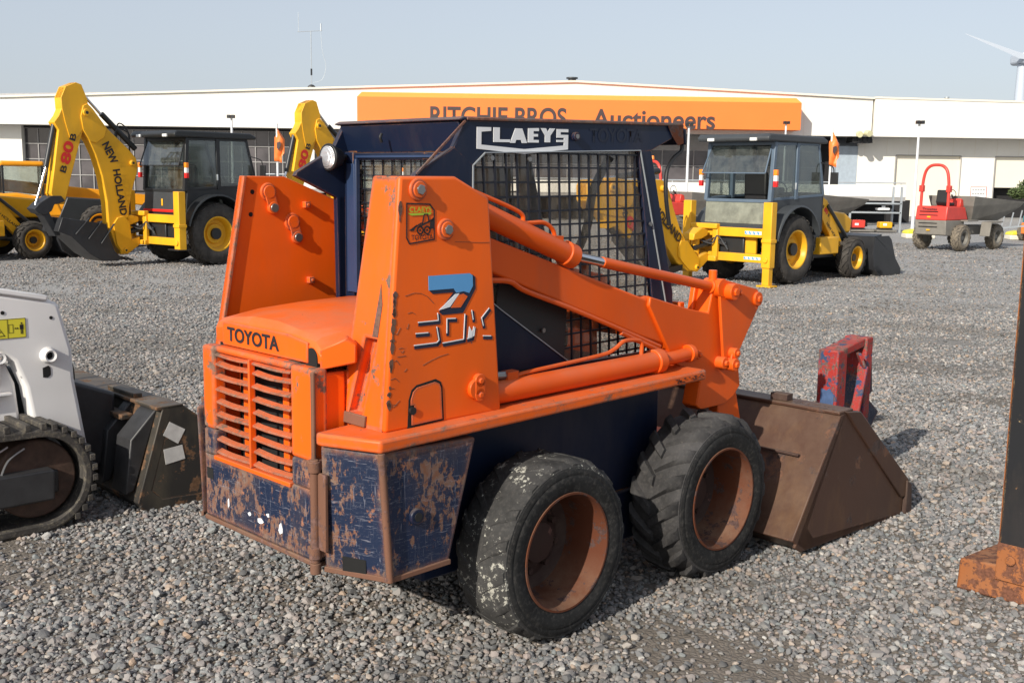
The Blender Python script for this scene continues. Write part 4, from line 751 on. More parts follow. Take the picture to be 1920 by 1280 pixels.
    # rear frame and carriage
    for z0, z1 in ((.86, 1.02), (.42, .57)):
        m = MB(); m.box((-.93, -.77, z0), (-.84, .77, z1)); r_ = m.build('slide_rail', 'yellow', B, .01)
        if stripe:
            m = MB(); m.box((-.934, -.74, z0+.05), (-.932, -.40, z1-.05)); pl = m.build('stripe_plate', 'decal_white', r_, smooth=False)
            for k in range(4): y = -.70+k*.085; m = MB(); m.prism([(y, z0+.055), (y+.035, z0+.055), (y+.055, z1-.055), (y+.02, z1-.055)], 'x', -.9365, -.9342); m.build('blue_slash', 'decal_blue', pl, smooth=False)
    m = MB(); m.box((-.80, -.55, .57), (-.76, .70, .88)); m.build('back_plate', 'yellow' if stripe else 'cab_black', B)
    yc = .45
    m = MB(); m.prism([(-.98, .40), (-.90, .40), (-.90, 1.08), (-.98, 1.08)], 'y', yc-.30, yc-.18); m.box((-1.02, yc-.30, .98), (-.94, yc+.28, 1.08)); m.box((-1.02, yc-.30, .40), (-.94, yc+.28, .50)); m.box((-1.0, yc+.16, .42), (-.93, yc+.28, 1.06)); m.build('carriage', 'yellow', B, .02)
    m = MB(); m.prism([(-1.02, .96), (-1.2, 1.0), (-1.42, .90), (-1.45, .78), (-1.2, .80), (-1.02, .86)], 'y', yc-.12, yc+.12); m.prism([(-1.02, .40), (-1.3, .22), (-1.46, .22), (-1.48, .36), (-1.25, .50), (-1.02, .56)], 'y', yc-.14, yc+.14); m.cyl((-1.22, yc, .3), (-1.22, yc, .95), .07, 16); m.build('king_post', 'yellow', B, .015)
    for k in range(2): m = MB(); m.cyl((-.96, yc-.10+k*.2, .70), (-1.3, yc-.04+k*.08, .64), .045, 12); m.build('swing_cylinder', 'cab_black', B)
    for k in range(6):
        m = MB(); y0 = yc-.20+k*.06; m.tube([(-.90, y0-.28-k*.05, .62+k*.03), (-.97, y0-.10, .86-k*.04), (-1.04, y0-.02, .72+k*.02), (-1.16, yc+.02*k-.05, .78)], .013, 6); m.build('hose', 'hose' if k % 2 else 'cab_grey', B)
    # boom
    pv = (-1.36, .30); T1 = lambda p: rot2(p, pv, boom_rot)
    boom = [(-2.13, 3.08), (-2.04, 3.12), (-1.93, 3.02), (-1.62, 2.66), (-1.20, 2.30), (-1.03, 2.12), (-.99, 1.96), (-1.02, 1.82), (-1.12, 1.55), (-1.22, 1.15), (-1.25, .80), (-1.20, .36), (-1.30, .24), (-1.40, .22), (-1.56, .40), (-1.68, .75), (-1.70, 1.25), (-1.78, 1.75), (-1.90, 2.15), (-2.12, 2.62), (-2.17, 2.88)]
    bm_ = MB(); bm_.prism([T1(p) for p in boom], 'y', yc-.12, yc+.12); bo = bm_.build('boom', 'yellow', B, .015)
    m = MB()
    m.prism([T1(p) for p in [(-2.13, 3.08), (-2.04, 3.12), (-1.93, 3.02), (-1.66, 2.68), (-1.72, 2.50), (-1.90, 2.38), (-2.02, 2.42), (-2.15, 2.62), (-2.19, 2.88)]], 'y', yc-.145, yc+.145)
    m.prism([T1(p) for p in [(-1.24, .85), (-1.20, .36), (-1.30, .24), (-1.40, .22), (-1.54, .42), (-1.60, .82), (-1.5, .95), (-1.36, .98)]], 'y', yc-.15, yc+.15); m.build('boom_cheek', 'yellow', bo, .008)
    for p, r_ in (((-2.08, 2.95), .07), ((-1.13, 2.02), .055), ((-1.36, .30), .05)):
        q = T1(p); m = MB(); m.cyl((q[0], yc-.18, q[1]), (q[0], yc+.18, q[1]), r_, 20); pb = m.build('boom_pin', 'yellow', bo, .006)
        m = MB(); m.cyl((q[0], yc-.184, q[1]), (q[0], yc-.178, q[1]), r_*.45, 14); m.build('pin_bore', 'cab_black', pb)
    el = T1((-2.08, 2.95)); T2 = lambda p: (lambda q: rot2(q, el, dip_rot))(T1(p))
    m = MB(); e1 = T1((-1.30, 2.45)); e2 = T1((-1.80, 3.05)); e3 = T2((-2.10, 3.35)); e0 = T1((-1.05, 2.18))
    m.cyl((e0[0]+.08, yc, e0[1]+.12), (e2[0]+.12, yc, e2[1]-.10), .055, 14); m.build('dipper_cylinder', 'cab_black', bo)
    m = MB(); m.cyl((e2[0]+.1, yc, e2[1]-.1), (e3[0], yc, e3[1]), .028, 12); m.build('dipper_rod', 'chrome', bo)
    m = MB(); q = [T1(p) for p in ((-1.22, 1.9), (-1.27, 1.2), (-1.28, .8))]; m.cyl((q[0][0]+.02, yc, q[0][1]), (q[2][0]+.10, yc, q[2][1]), .06, 12); m.build('boom_cylinder', 'cab_black', bo)
    for k in range(3):
        q = [T1(p) for p in ((-1.45+.05*k, 2.50), (-1.35+.04*k, 2.78-.05*k), (-1.16+.05*k, 2.66-.04*k), (-1.13+.03*k, 2.32), (-1.1, 2.15))]; m = MB(); m.tube([(a, yc-.05+.05*k, b) for a, b in q], .014, 6); m.build('boom_hose', 'hose', bo)
    # lettering on the boom (near face looks to -y)
    def ltx(s_, p, q, h, mat, T, name, bold=.03, side=-.152):
        a, b = T(p), T(q); L = math.hypot(b[0]-a[0], b[1]-a[1]); u = ((b[0]-a[0])/L, 0, (b[1]-a[1])/L); v = (-u[2], 0, u[0])
        text(s_, (a[0], yc+side, a[1]), u, v, L, h, mat, bo if T is T1 else dp, name, bold, .003)
    dip = [(-2.25, 3.50), (-2.14, 3.47), (-2.03, 3.20), (-2.01, 2.98), (-2.10, 2.66), (-2.16, 2.55), (-2.42, 1.75), (-2.58, 1.22), (-2.74, 1.22), (-2.84, 1.42), (-2.77, 1.80), (-2.66, 2.44), (-2.63, 2.60), (-2.72, 2.74), (-2.62, 2.86), (-2.54, 3.02), (-2.56, 3.20), (-2.46, 3.41)]
    m = MB(); m.prism([T2(p) for p in dip], 'y', yc-.11, yc+.11); dp = m.build('dipper', 'yellow', B, .012)
    m = MB(); m.prism([T2(p) for p in [(-2.25, 3.50), (-2.14, 3.47), (-2.03, 3.20), (-2.01, 2.98), (-2.16, 2.62), (-2.30, 2.45), (-2.42, 2.46), (-2.50, 2.75), (-2.55, 3.0), (-2.56, 3.20), (-2.46, 3.41)]], 'y', yc-.125, yc+.125); m.build('dipper_cheek', 'yellow', dp, .006)
    ltx('NEW', (-1.775, 2.36), (-1.585, 1.97), .17, 'decal_black', T1, 'lettering', .035, -.132); ltx('HOLLAND', (-1.565, 1.88), (-1.435, .98), .16, 'decal_black', T1, 'lettering', .035, -.132)
    ltx('B', (-2.545, 1.80), (-2.50, 1.93), .12, 'decal_black', T2, 'lettering', .02, -.127); ltx('80', (-2.455, 1.95), (-2.335, 2.37), .20, 'decal_red', T2, 'lettering', .035, -.127); ltx('B', (-2.325, 2.40), (-2.285, 2.53), .12, 'decal_black', T2, 'lettering', .02, -.127)
    c0, c1, c2 = T2((-2.66, 2.70)), T2((-2.86, 1.90)), T2((-3.10, 1.20)); 
    m = MB(); m.cyl((c0[0], yc, c0[1]), (c1[0], yc, c1[1]), .05, 14); m.build('bucket_cylinder', 'cab_black', dp); m = MB(); m.cyl((c1[0], yc, c1[1]), (c2[0], yc, c2[1]), .028, 12); m.build('bucket_rod', 'chrome', dp)
    m = MB()
    m.prism([T2(p) for p in [(-2.58, 1.28), (-2.66, 1.38), (-2.86, 1.38), (-3.08, 1.25), (-3.20, 1.14), (-3.12, 1.06), (-2.98, 1.02), (-2.86, 1.10), (-2.80, 1.22), (-2.70, 1.24)]], 'y', yc-.15, yc+.15)
    m.prism([T2(p) for p in [(-3.16, 1.14), (-3.0, .98), (-2.80, .62), (-2.70, .64), (-2.86, .98), (-2.92, 1.12)]], 'y', yc-.13, yc+.13); m.build('bucket_link', 'bucket_black', dp, .01)
    lp = T2((-2.78, .90)); bs_ = (-.42, -.10) if buck_rot else (0, 0); T3 = lambda p: (lambda q: (q[0]+bs_[0], q[1]+bs_[1]))(rot2(T2(p), lp, buck_rot))
    m = MB(); bp = [(-2.74, .98), (-2.12, .88), (-1.84, .84), (-1.78, .55), (-1.68, .30), (-1.52, .15), (-1.62, .11), (-1.95, .12), (-2.21, .27), (-2.58, .62), (-2.84, .72)]
    m.prism([T3(p) for p in bp], 'y', yc-.30, yc+.30)
    for k in range(3): p, q = T3((-2.50+.26*k, .66-.10*k)), T3((-2.20+.26*k, .96-.06*k)); m.bar((p[0], yc-.305, p[1]), (q[0], yc-.305, q[1]), .02, .05, (0, 1, 0))
    bu = m.build('digging_bucket', 'bucket_black', B, .01)
    for k in range(4): y = yc-.27+k*.18; q = T3((-1.45, .17)); q2 = T3((-1.30, .11)); m = MB(); m.bar((q[0], y, q[1]), (q2[0], y, q2[1]), .07, .04); m.build('bucket_tooth', 'bucket_black', bu, .006)
    # front loader
    la = [(1.10, 1.42), (1.30, 1.56), (1.46, 1.50), (1.62, 1.30), (2.0, .80), (2.22, .55), (2.16, .42), (2.0, .42), (1.84, .60), (1.30, 1.16)]
    for s in (-1, 1):
        m = MB(); m.prism(la, 'y', s*.60, s*.48); l = m.build('loader_arm', 'yellow', B, .012)
        m = MB(); m.cyl((1.05, s*.54, .78), (1.85, s*.54, .70), .05, 12); m.build('lift_cylinder', 'cab_black', B); m = MB(); m.cyl((1.45, s*.62, 1.40), (2.25, s*.62, .75), .035, 12); m.build('crowd_cylinder', 'cab_black', B)
        m = MB(); m.tube([(2.05, s*.54, .60), (2.4, s*.54, .52), (2.75, s*.5, .40)], .06, 10); m.build('arm_end', 'cab_black', B)
    o_, u_ = (1.25, -.60, 1.36), Vector((.78, 0, -.62)).normalized(); v_ = Vector((.62, 0, .78))
    text('B', Vector(o_)+u_*.02+v_*.03, u_, v_, .05, .06, 'decal_black', B, 'lettering', .02, .003); text('80', Vector(o_)+u_*.10+v_*.02, u_, v_, .15, .09, 'decal_red', B, 'lettering', .05, .003); text('B', Vector(o_)+u_*.28+v_*.03, u_, v_, .05, .06, 'decal_black', B, 'lettering', .02, .003)
    text('NEW HOLLAND', (1.46, -.60, 1.05), u_, v_, .68, .06, 'decal_black', B, 'lettering', .02, .003)
    m = MB(); pr = [(2.72, .80), (3.0, .84), (2.92, .60), (2.86, .40), (2.95, .20), (3.15, .07), (3.85, .05), (3.85, .0), (3.05, .0), (2.80, .14), (2.68, .40)]
    m.prism(pr, 'y', -.95, .95)
    for s in (-1, 1): m.prism([(2.72, .80), (3.30, .80), (3.42, .72), (3.62, .35), (3.88, .12), (3.85, .0), (3.0, .0), (2.75, .2), (2.68, .45)], 'y', s*.95, s*.92)
    m.box((2.66, -.5, .25), (2.74, -.35, .75)); m.box((2.66, .35, .25), (2.74, .5, .75)); m.build('loader_bucket', 'bucket_black', B, .008)
    return B
backhoe((4.48, 20.15), 46, 'yellow backhoe loader with grey cab and blue and white stripes on its rear rails', R(44), R(27), 'cab_grey', 'cab_blue', True, True, R(78), True)
backhoe((-6.65, 22.5), 38.5, 'yellow backhoe loader with black cab, its tall folded boom lettered on both halves', 0, 0)
backhoe((-2.75, 26.1), 40, 'yellow backhoe loader behind the skid steer cab, only its boom top rising clear', R(2), R(-4))
FLh = R(38.5); backhoe((-10.1-2.22*math.sin(FLh)-.9*math.cos(FLh)+.10, 22.75-2.22*math.cos(FLh)+.9*math.sin(FLh)), 38.5, 'yellow backhoe loader at the far left, loader arm and front wheel in view')
# ---------------------------------------------------------------- telehandler far left
T = thing('telehandler', 'orange telehandler with small glazed cab parked behind the yellow machines', 'telehandler', (-12.75, 27.6, 0), 60)
m = MB(); m.box((-1.2, -.75, .5), (2.2, .45, 1.05)); m.prism([(-1.3, .7), (-1.3, 1.25), (.1, 1.3), (1.0, 1.15), (1.2, .7)], 'y', -.78, -.35); m.build('body', 'yellow_orange', T, .06, 3)
m = MB(); m.prism([(1.0, .6), (1.25, 1.2), (2.5, 1.12), (2.6, .7), (2.3, .5)], 'y', -.80, -.4); m.build('side_pod', 'cab_black', T, .03)
m = MB(); m.bar((-1.5, .1, 1.62), (3.4, .1, 1.10), .26, .30); m.build('lift_boom', 'yellow_orange', T, .03)
m = MB(); m.box((-.25, -.75, 1.95), (.75, .0, 2.08)); m.build('cab_roof', 'yellow_orange', T, .05, 3)
m = MB()
for x, y in ((-.2, -.72), (.7, -.72), (-.2, -.03), (.7, -.03)): m.bar((x, y, 1.2), (x, y, 1.97), .05, .05)
m.build('cab_frame', 'cab_black', T)
m = MB(); m.box((-.18, -.70, 1.25), (.68, -.05, 1.95)); m.build('cab_glass', 'cab_glass', T)
for s in (-1, 1):
    for x in (-.75, 2.0): ag_wheel(.50, .34, .28, T, x, .95, s, 'tyre_far', 'yellow_orange', 16)
# ---------------------------------------------------------------- site dumpers
def dumper(loc, hd, label, roll=True, red='dumper_red', beacon=False):
    D = thing('site_dumper', label, 'site dumper', (loc[0], loc[1], 0), hd, 'site dumpers by the building')
    m = MB(); m.prism([(-.62, .45), (-.66, .85), (.35, .85), (.35, .60), (-.1, .60), (-.35, .42)], 'y', -.46, .46); m.box((.2, -.25, .42), (2.4, .25, .68)); m.build('chassis', 'dumper_grey', D, .02)
    m = MB(); m.prism([(-.66, .852), (-.60, 1.24), (.35, 1.22), (.55, .852)], 'y', -.46, .46); m.build('engine_cover', red, D, .03, 3)
    for z in (1.08, .98): m = MB(); m.box((-.655, -.20, z), (-.62, .34, z+.02)); m.build('vent_slot', 'black', D)
    for z in (.76, .66): m = MB(); m.box((-.668, -.20, z), (-.64, .34, z+.02)); m.build('vent_slot', 'black', D)
    text('Thwaites', (-.645, .28, 1.13), (0, -1, 0), (.15, 0, 1), .45, .06, 'decal_black', D, 'lettering', .02, .006)
    for y, z in ((.05, .92), (.05, .56)): m = MB(); m.box((-.665, y-.05, z), (-.65, y+.05, z+.04)); m.build('tail_reflector', 'yellow', D)
    if roll:
        m = MB(); m.tube([(-.5, .40, 1.2), (-.5, .39, 1.75), (-.5, .33, 2.15), (-.5, .20, 2.32), (-.5, 0, 2.36), (-.5, -.20, 2.32), (-.5, -.33, 2.15), (-.5, -.39, 1.75), (-.5, -.40, 1.2)], .042, 12); m.box((-.56, .34, 1.62), (-.44, .46, 1.80)); m.box((-.56, -.46, 1.62), (-.44, -.34, 1.80)); rb = m.build('roll_bar', red, D, .01)
        if beacon: m = MB(); m.cyl((-.5, 0, 2.42), (-.5, 0, 2.52), .05, 14, .035); m.cyl((-.5, 0, 2.36), (-.5, 0, 2.42), .02, 8); m.build('beacon', 'lamp_orange', rb)
    m = MB(); m.prism([(-.42, 1.25), (-.05, 1.25), (-.05, 1.33), (-.32, 1.35), (-.36, 1.68), (-.44, 1.68), (-.48, 1.34)], 'y', -.36, -.02); m.build('seat', 'black', D, .03, 3)
    m = MB(); m.prism([(.25, 1.22), (.48, 1.22), (.42, 1.42), (.30, 1.45)], 'y', -.35, .35); m.build('control_panel', red, D, .02)
    m = MB(); m.tube([(.35, -.1, 1.40), (.22, -.1, 1.55)], .02, 8); m.lathe([(0, .13), (.01, .14), (.02, .13), (.01, .12)], (.2, -.1, 1.56), 20, 'x', True); m.build('steering_wheel', 'black', D)
    # skip: open tub
    a = [(.55, -.62, 1.30), (.55, .62, 1.30), (2.85, .75, 1.26), (2.85, -.75, 1.26)]; r2 = [(.50, -.68, 1.52), (.50, .68, 1.52), (2.0, .82, 1.42), (2.0, -.82, 1.42)]
    top = [(.40, -.70, 1.52), (.40, .70, 1.52), (3.05, .85, 1.36), (3.05, -.85, 1.36)]; mid = [(.45, -.64, 1.25), (.45, .64, 1.25), (2.9, .78, 1.20), (2.9, -.78, 1.20)]; bot = [(.70, -.48, .84), (.70, .48, .84), (2.2, .5, .82), (2.2, -.5, .82)]
    inn = [(x+(.03 if x < 1 else -.03), y*.965, z-.001) for x, y, z in top]; inb = [(x, y*.93, z+.04) for x, y, z in bot]
    m = MB(); m.add(top+mid+bot+inn+inb, [(0+i, (i+1) % 4, 4+(i+1) % 4, 4+i) for i in range(4)]+[(4+i, 4+(i+1) % 4, 8+(i+1) % 4, 8+i) for i in range(4)]+[(8, 9, 10, 11)]+[(i, (i+1) % 4, 12+(i+1) % 4, 12+i) for i in range(4)]+[(12+i, 12+(i+1) % 4, 16+(i+1) % 4, 16+i) for i in range(4)]+[(16, 17, 18, 19)])
    m.build('skip', 'skip_grey', D, .01, smooth=False)
    for s in (-1, 1):
        m = MB(); m.prism([(1.15, .80), (1.85, .82), (1.85, .78), (1.2, .76), (1.12, .40), (1.08, .40)], 'y', s*.55, s*.84); m.build('mudguard', 'dumper_grey', D, .01)
        for x in (0, 1.92): ag_wheel(.37, .26, .19, D, x, .70, s, 'tyre_dusty', 'skip_grey', 16, 'dumper_grey')
        m = MB(); m.box((.15, s*.45, .82), (.75, s*.66, .86)); m.build('footstep', 'dumper_grey', D, .006)
    return D
dumper((12.03, 30.6), 50, 'red and grey site dumper with tall red roll bar standing in the open')
dumper((4.35, 31.5), 58, 'red site dumper behind the yellow boom, amber beacon on its roll bar', True, beacon=True)
dumper((7.75, 31.6), 52, 'site dumper hidden behind the grey backhoe cab, only its skip and wheel showing', False)
# ================================================================ warehouse
YB = 62.; KB = YB/50.
def bx(x): return x*KB
def bz(z): return CH+(z-CH)*KB
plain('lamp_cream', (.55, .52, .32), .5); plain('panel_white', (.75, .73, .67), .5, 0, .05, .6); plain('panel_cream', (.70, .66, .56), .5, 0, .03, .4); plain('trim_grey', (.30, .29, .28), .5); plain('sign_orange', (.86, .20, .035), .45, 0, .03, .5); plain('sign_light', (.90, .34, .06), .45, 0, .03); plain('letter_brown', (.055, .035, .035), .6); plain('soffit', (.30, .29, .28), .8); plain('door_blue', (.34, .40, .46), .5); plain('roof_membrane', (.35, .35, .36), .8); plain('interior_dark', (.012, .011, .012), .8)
BL = thing('warehouse', 'long white warehouse with dark glazed front and orange canopy sign', 'building', (0, YB, 0))
def bb(x0, x1, z0, z1, y0, y1, name, mat, par=BL, bev=.02):
    m = MB(); m.box((bx(x0), y0, bz(z0) if z0 > -1 else 0), (bx(x1), y1, bz(z1))); return m.build(name, mat, par, bev, smooth=False)
# fascia: gable band, proud of the wall
XL, XR = -46, 46
fz = 3.88
m = MB(); m.prism([(bx(XL), bz(4.75)), (bx(XL), bz(fz)), (bx(15.75), bz(fz)), (bx(15.75), bz(5.50)), (bx(2.59), bz(6.05)), (bx(-23.3), bz(5.02))], 'y', -1.5, -1.2); m.build('fascia', 'panel_white', BL, smooth=False)
m = MB(); m.prism([(bx(15.82), bz(fz)), (bx(XR), bz(fz)), (bx(XR), bz(5.1)), (bx(15.82), bz(5.54))], 'y', -1.6, -1.2); m.build('fascia', 'panel_white', BL, smooth=False)
m = MB()
for (x0, z0), (x1, z1) in (((XL, 4.77), (-23.3, 5.04)), ((-23.3, 5.04), (2.59, 6.07)), ((2.59, 6.07), (15.8, 5.53)), ((15.8, 5.56), (XR, 5.12))): m.bar((bx(x0), -1.35, bz(z0)), (bx(x1), -1.35, bz(z1)), .6, .10); 
m.build('roof_trim', 'panel_cream', BL, smooth=False)
m = MB()
for k in range(1, 40):
    x = XL+k*2.35; zt = np.interp(x, [XL, -23.3, 2.59, 15.8, XR], [4.75, 5.0, 6.02, 5.45, 5.1])
    if -7 < x < 12.5: 
        m.box((bx(x)-.015, -1.506 if x < 15.8 else -1.606, bz(5.5)), (bx(x)+.015, -1.49, bz(zt)-.05)); continue
    m.box((bx(x)-.012, -1.504 if x < 15.8 else -1.604, bz(fz)), (bx(x)+.012, -1.49, bz(zt)-.05))
m.build('panel_joints', 'panel_cream', BL, smooth=False)
m = MB(); m.prism([(bx(XL), bz(4.6)), (bx(XR), bz(4.6)), (bx(2.59), bz(5.9))], 'y', -1.2, 45); m.build('roof', 'roof_membrane', BL, smooth=False)
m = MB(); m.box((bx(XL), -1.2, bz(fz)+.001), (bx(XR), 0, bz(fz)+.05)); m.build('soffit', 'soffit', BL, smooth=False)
# walls: cream at right, glazing left and centre
m = MB(); m.box((bx(15.6), 0, 0), (bx(17.33), .3, bz(fz))); m.box((bx(20.31), 0, 0), (bx(21.85), .3, bz(fz))); m.box((bx(17.33), 0, bz(3.10)), (bx(20.31), .3, bz(fz))); m.box((bx(21.85), 0, bz(3.10)), (bx(24.9), .3, bz(fz))); m.box((bx(24.9), 0, 0), (bx(XR), .3, bz(fz))); m.build('wall', 'panel_white', BL, smooth=False)
m = MB(); m.box((bx(-46), -.3, 0), (bx(-22.9), .3, bz(fz))); m.box((bx(-22.9), -.3, 0), (bx(-22.3), .25, bz(fz))); m.build('wall', 'panel_white', BL, smooth=False)
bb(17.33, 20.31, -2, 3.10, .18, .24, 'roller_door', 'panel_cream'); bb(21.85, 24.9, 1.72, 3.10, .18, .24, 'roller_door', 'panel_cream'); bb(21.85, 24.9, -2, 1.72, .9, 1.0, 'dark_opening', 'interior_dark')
m = MB()
for a, b in ((17.33, 20.31), (21.85, 24.9)):
    m.box((bx(a)-.03, -.02, 0), (bx(a)+.03, .0, bz(3.10))); m.box((bx(b)-.03, -.02, 0), (bx(b)+.03, .0, bz(3.10))); m.box((bx(a), -.02, bz(3.10)), (bx(b), .0, bz(3.10)+.05))
m.build('door_trim', 'trim_grey', BL, smooth=False)
for k in range(14):
    x = 15.9+k*1.0; m = MB(); m.box((bx(x)-.01, -.006, bz(3.14)), (bx(x)+.01, .0, bz(fz))); m.build('wall_joint', 'panel_cream', BL, smooth=False)
def glazing(x0, x1, z0, z1, nx, nz, y=0.):
    w_ = bb(x0, x1, z0, z1, y+.10, y+.16, 'window', 'window', BL, 0); m = MB()
    for i in range(nx+1): x = bx(x0)+(bx(x1)-bx(x0))*i/nx; m.box((x-.025, y+.04, bz(z0) if z0 > -1 else 0), (x+.025, y+.10, bz(z1)))
    for j in range(nz+1):
        zz0 = bz(z0) if z0 > -1 else 0; z = zz0+(bz(z1)-zz0)*j/nz; m.box((bx(x0), y+.03, z-.025), (bx(x1), y+.095, z+.025))
    m.build('mullions', 'trim_grey', w_, smooth=False)
glazing(-22.3, -9.95, 1.0, 3.78, 20, 4); glazing(-22.3, 5.2, -2, 1.0, 28, 1)
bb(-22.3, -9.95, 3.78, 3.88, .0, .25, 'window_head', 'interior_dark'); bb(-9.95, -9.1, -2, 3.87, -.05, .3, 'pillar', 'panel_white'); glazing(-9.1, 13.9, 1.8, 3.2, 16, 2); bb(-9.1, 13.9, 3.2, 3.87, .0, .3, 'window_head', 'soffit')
bb(-22.75, -21.5, -2, 2.2, -.5, -.2, 'white_screen', 'panel_white')
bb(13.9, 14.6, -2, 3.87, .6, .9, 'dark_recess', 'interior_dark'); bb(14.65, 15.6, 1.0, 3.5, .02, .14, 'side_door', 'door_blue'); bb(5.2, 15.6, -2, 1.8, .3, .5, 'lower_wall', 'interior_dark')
m = MB(); m.prism([(bx(15.0), bz(3.62)), (bx(16.0), bz(3.62)), (bx(15.95), bz(3.88)), (bx(15.05), bz(3.88))], 'y', -.9, -.1)
for k in range(4): m.cyl((bx(15.15+k*.22), -1.1, bz(3.72)), (bx(15.15+k*.22), -.8, bz(3.72)), .16, 10)
m.build('air_vents', 'black', BL)
fl = thing('floodlight', 'cream twin floodlight clustered under the warehouse fascia', 'floodlight', (bx(15.3), YB-1.7, bz(3.98)))
m = MB(); m.cyl((-.15, 0, 0), (-.2, -.3, -.05), .17, 14); m.cyl((.25, 0, .05), (.33, -.3, .0), .18, 14); m.bar((-.3, .1, 0), (.5, .1, 0), .08, .08); m.build('lamp_heads', 'lamp_cream', fl, .02)
sg = thing('wall_sign', 'small white notice board with thin red border on the warehouse wall', 'sign', (bx(20.82), YB, bz(1.15)))
m = MB(); m.box((0, -.04, 0), (.92, -.005, .75)); m.build('board', 'decal_white', sg); m = MB()
for a, b in (((0, 0), (.92, .03)), ((0, .72), (.92, .75)), ((0, .03), (.03, .72)), ((.89, .03), (.92, .72))): m.box((a[0], -.045, a[1]), (b[0], -.041, b[1]))
m.build('border', 'dumper_red', sg, smooth=False); m = MB()
for z in (.55, .32): 
    for k in range(5): m.box((.10+k*.15, -.044, z), (.21+k*.15, -.0405, z+.07))
m.build('print', 'trim_grey', sg, smooth=False)
# canopy sign
m = MB(); x0, x1 = bx(-6.81), bx(12.3); zb, zt, zk = bz(4.05), bz(5.42), bz(5.20)
m.add([(x0, -3.0, zb), (x1, -3.0, zb), (x1, -3.0, zk), (x0, -3.0, zk), (x0, -1.5, zb), (x1, -1.5, zb), (x1, -1.5, zt), (x0, -1.5, zt), (x0+.2, -2.6, zt), (x1-.2, -2.6, zt)], [(0, 1, 2, 3), (0, 4, 5, 1), (3, 2, 9, 8), (8, 9, 6, 7), (0, 3, 8, 7, 4), (1, 5, 6, 9, 2)])
cn = m.build('canopy', 'sign_orange', BL, smooth=False)
m = MB(); m.add([(x0, -3.006, zk), (x1, -3.006, zk), (x1-.2, -2.606, zt+.004), (x0+.2, -2.606, zt+.004)], [(0, 1, 2, 3)]); m.build('canopy_bevel', 'sign_light', cn, smooth=False)
kx = (YB-3.0)/YB
def sx(x): return bx(x)*kx
def sz(z): return CH+(bz(z)-CH)*kx
text('RITCHIE BROS.', (sx(-3.85), -3.0, sz(4.12)), (1, 0, 0), (0, 0, 1), sx(2.52)-sx(-3.85), sz(5.00)-sz(4.12), 'letter_brown', cn, 'sign_lettering', .022, .012)
text('Auctioneers', (sx(3.48), -3.0, sz(4.12)), (1, 0, 0), (0, 0, 1), sx(9.05)-sx(3.48), sz(4.98)-sz(4.12), 'letter_brown', cn, 'sign_lettering', .022, .012)
# roof furniture
am = thing('antenna_mast', 'thin white antenna mast with T shaped top on the warehouse roof', 'antenna', (-11.3, YB-.6, bz(5.35)))
S_ = YB/60
m = MB(); m.cyl((0, 0, 0), (0, 0, 3.35*S_), .022, 8); m.build('pole', 'galv', am); m = MB(); m.cyl((-.75, 0, 3.3*S_), (.62, 0, 3.38*S_), .015, 6); m.cyl((.55, 0, 3.35*S_), (.55, 0, 3.75*S_), .035, 6); m.cyl((-.68, 0, 3.3*S_), (-.68, 0, 4.3*S_), .012, 6); m.build('cross_arm', 'galv', am)
m = MB(); m.lathe([(0, .001), (.04, .20), (.08, .25), (.05, .20), (.02, .001)], (0, -.1, .35), 20); m.cyl((0, 0, 1.1), (0, 0, 1.45), .05, 8); m.build('dish', 'cab_black', am)
m = MB(); m.tube([(.55, 0, 3.3*S_), (.62, 0, 2.4), (.8, 0, 1.6), (.6, 0, .9), (.1, 0, .7)], .010, 5); m.build('cable', 'galv', am)
for x, lab in ((2.5, 'dark round vent cowl on the warehouse ridge'), (19.2, 'small bright vent pipe on the warehouse roof right of the ridge')):
    v = thing('roof_vent', lab, 'roof vent', (bx(x), YB-.8, bz(6.05 if x < 5 else 5.44)))
    m = MB(); m.cyl((0, 0, 0), (0, 0, .22), .28 if x < 5 else .10, 14, .2 if x < 5 else .10); m.cyl((0, 0, .22), (0, 0, .30), .32 if x < 5 else .13, 14); m.build('cowl', 'cab_grey' if x < 5 else 'galv', v)
# terrace parapet in front of the glazing
YP = 49.; kp = YP/50
pw = thing('terrace', 'long white parapet wall of the raised terrace in front of the glazing', 'terrace', (0, YP, 0))
def px_(x): return x*kp
def pz_(z): return CH+(z-CH)*kp
m = MB(); m.box((px_(-11.7), 0, pz_(1.22)), (px_(17.9), .2, pz_(1.76))); m.build('parapet', 'panel_white', pw, .01)
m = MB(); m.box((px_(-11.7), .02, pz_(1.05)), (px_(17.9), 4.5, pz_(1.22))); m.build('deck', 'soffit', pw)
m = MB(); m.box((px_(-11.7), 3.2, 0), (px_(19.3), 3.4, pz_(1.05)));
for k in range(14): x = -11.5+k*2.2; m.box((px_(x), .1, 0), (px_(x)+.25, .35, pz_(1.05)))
m.build('undercroft', 'interior_dark', pw)  # near-black wall and posts: the shade under the terrace put into colour
m = MB(); 
for k in range(15): x = px_(-11.6)+k*2.05; m.cyl((x, .1, pz_(1.76)), (x, .1, pz_(1.86)), .02, 6)
m.cyl((px_(-11.6), .1, pz_(1.86)), (px_(17.9), .1, pz_(1.86)), .025, 8); m.build('hand_rail', 'galv', pw)
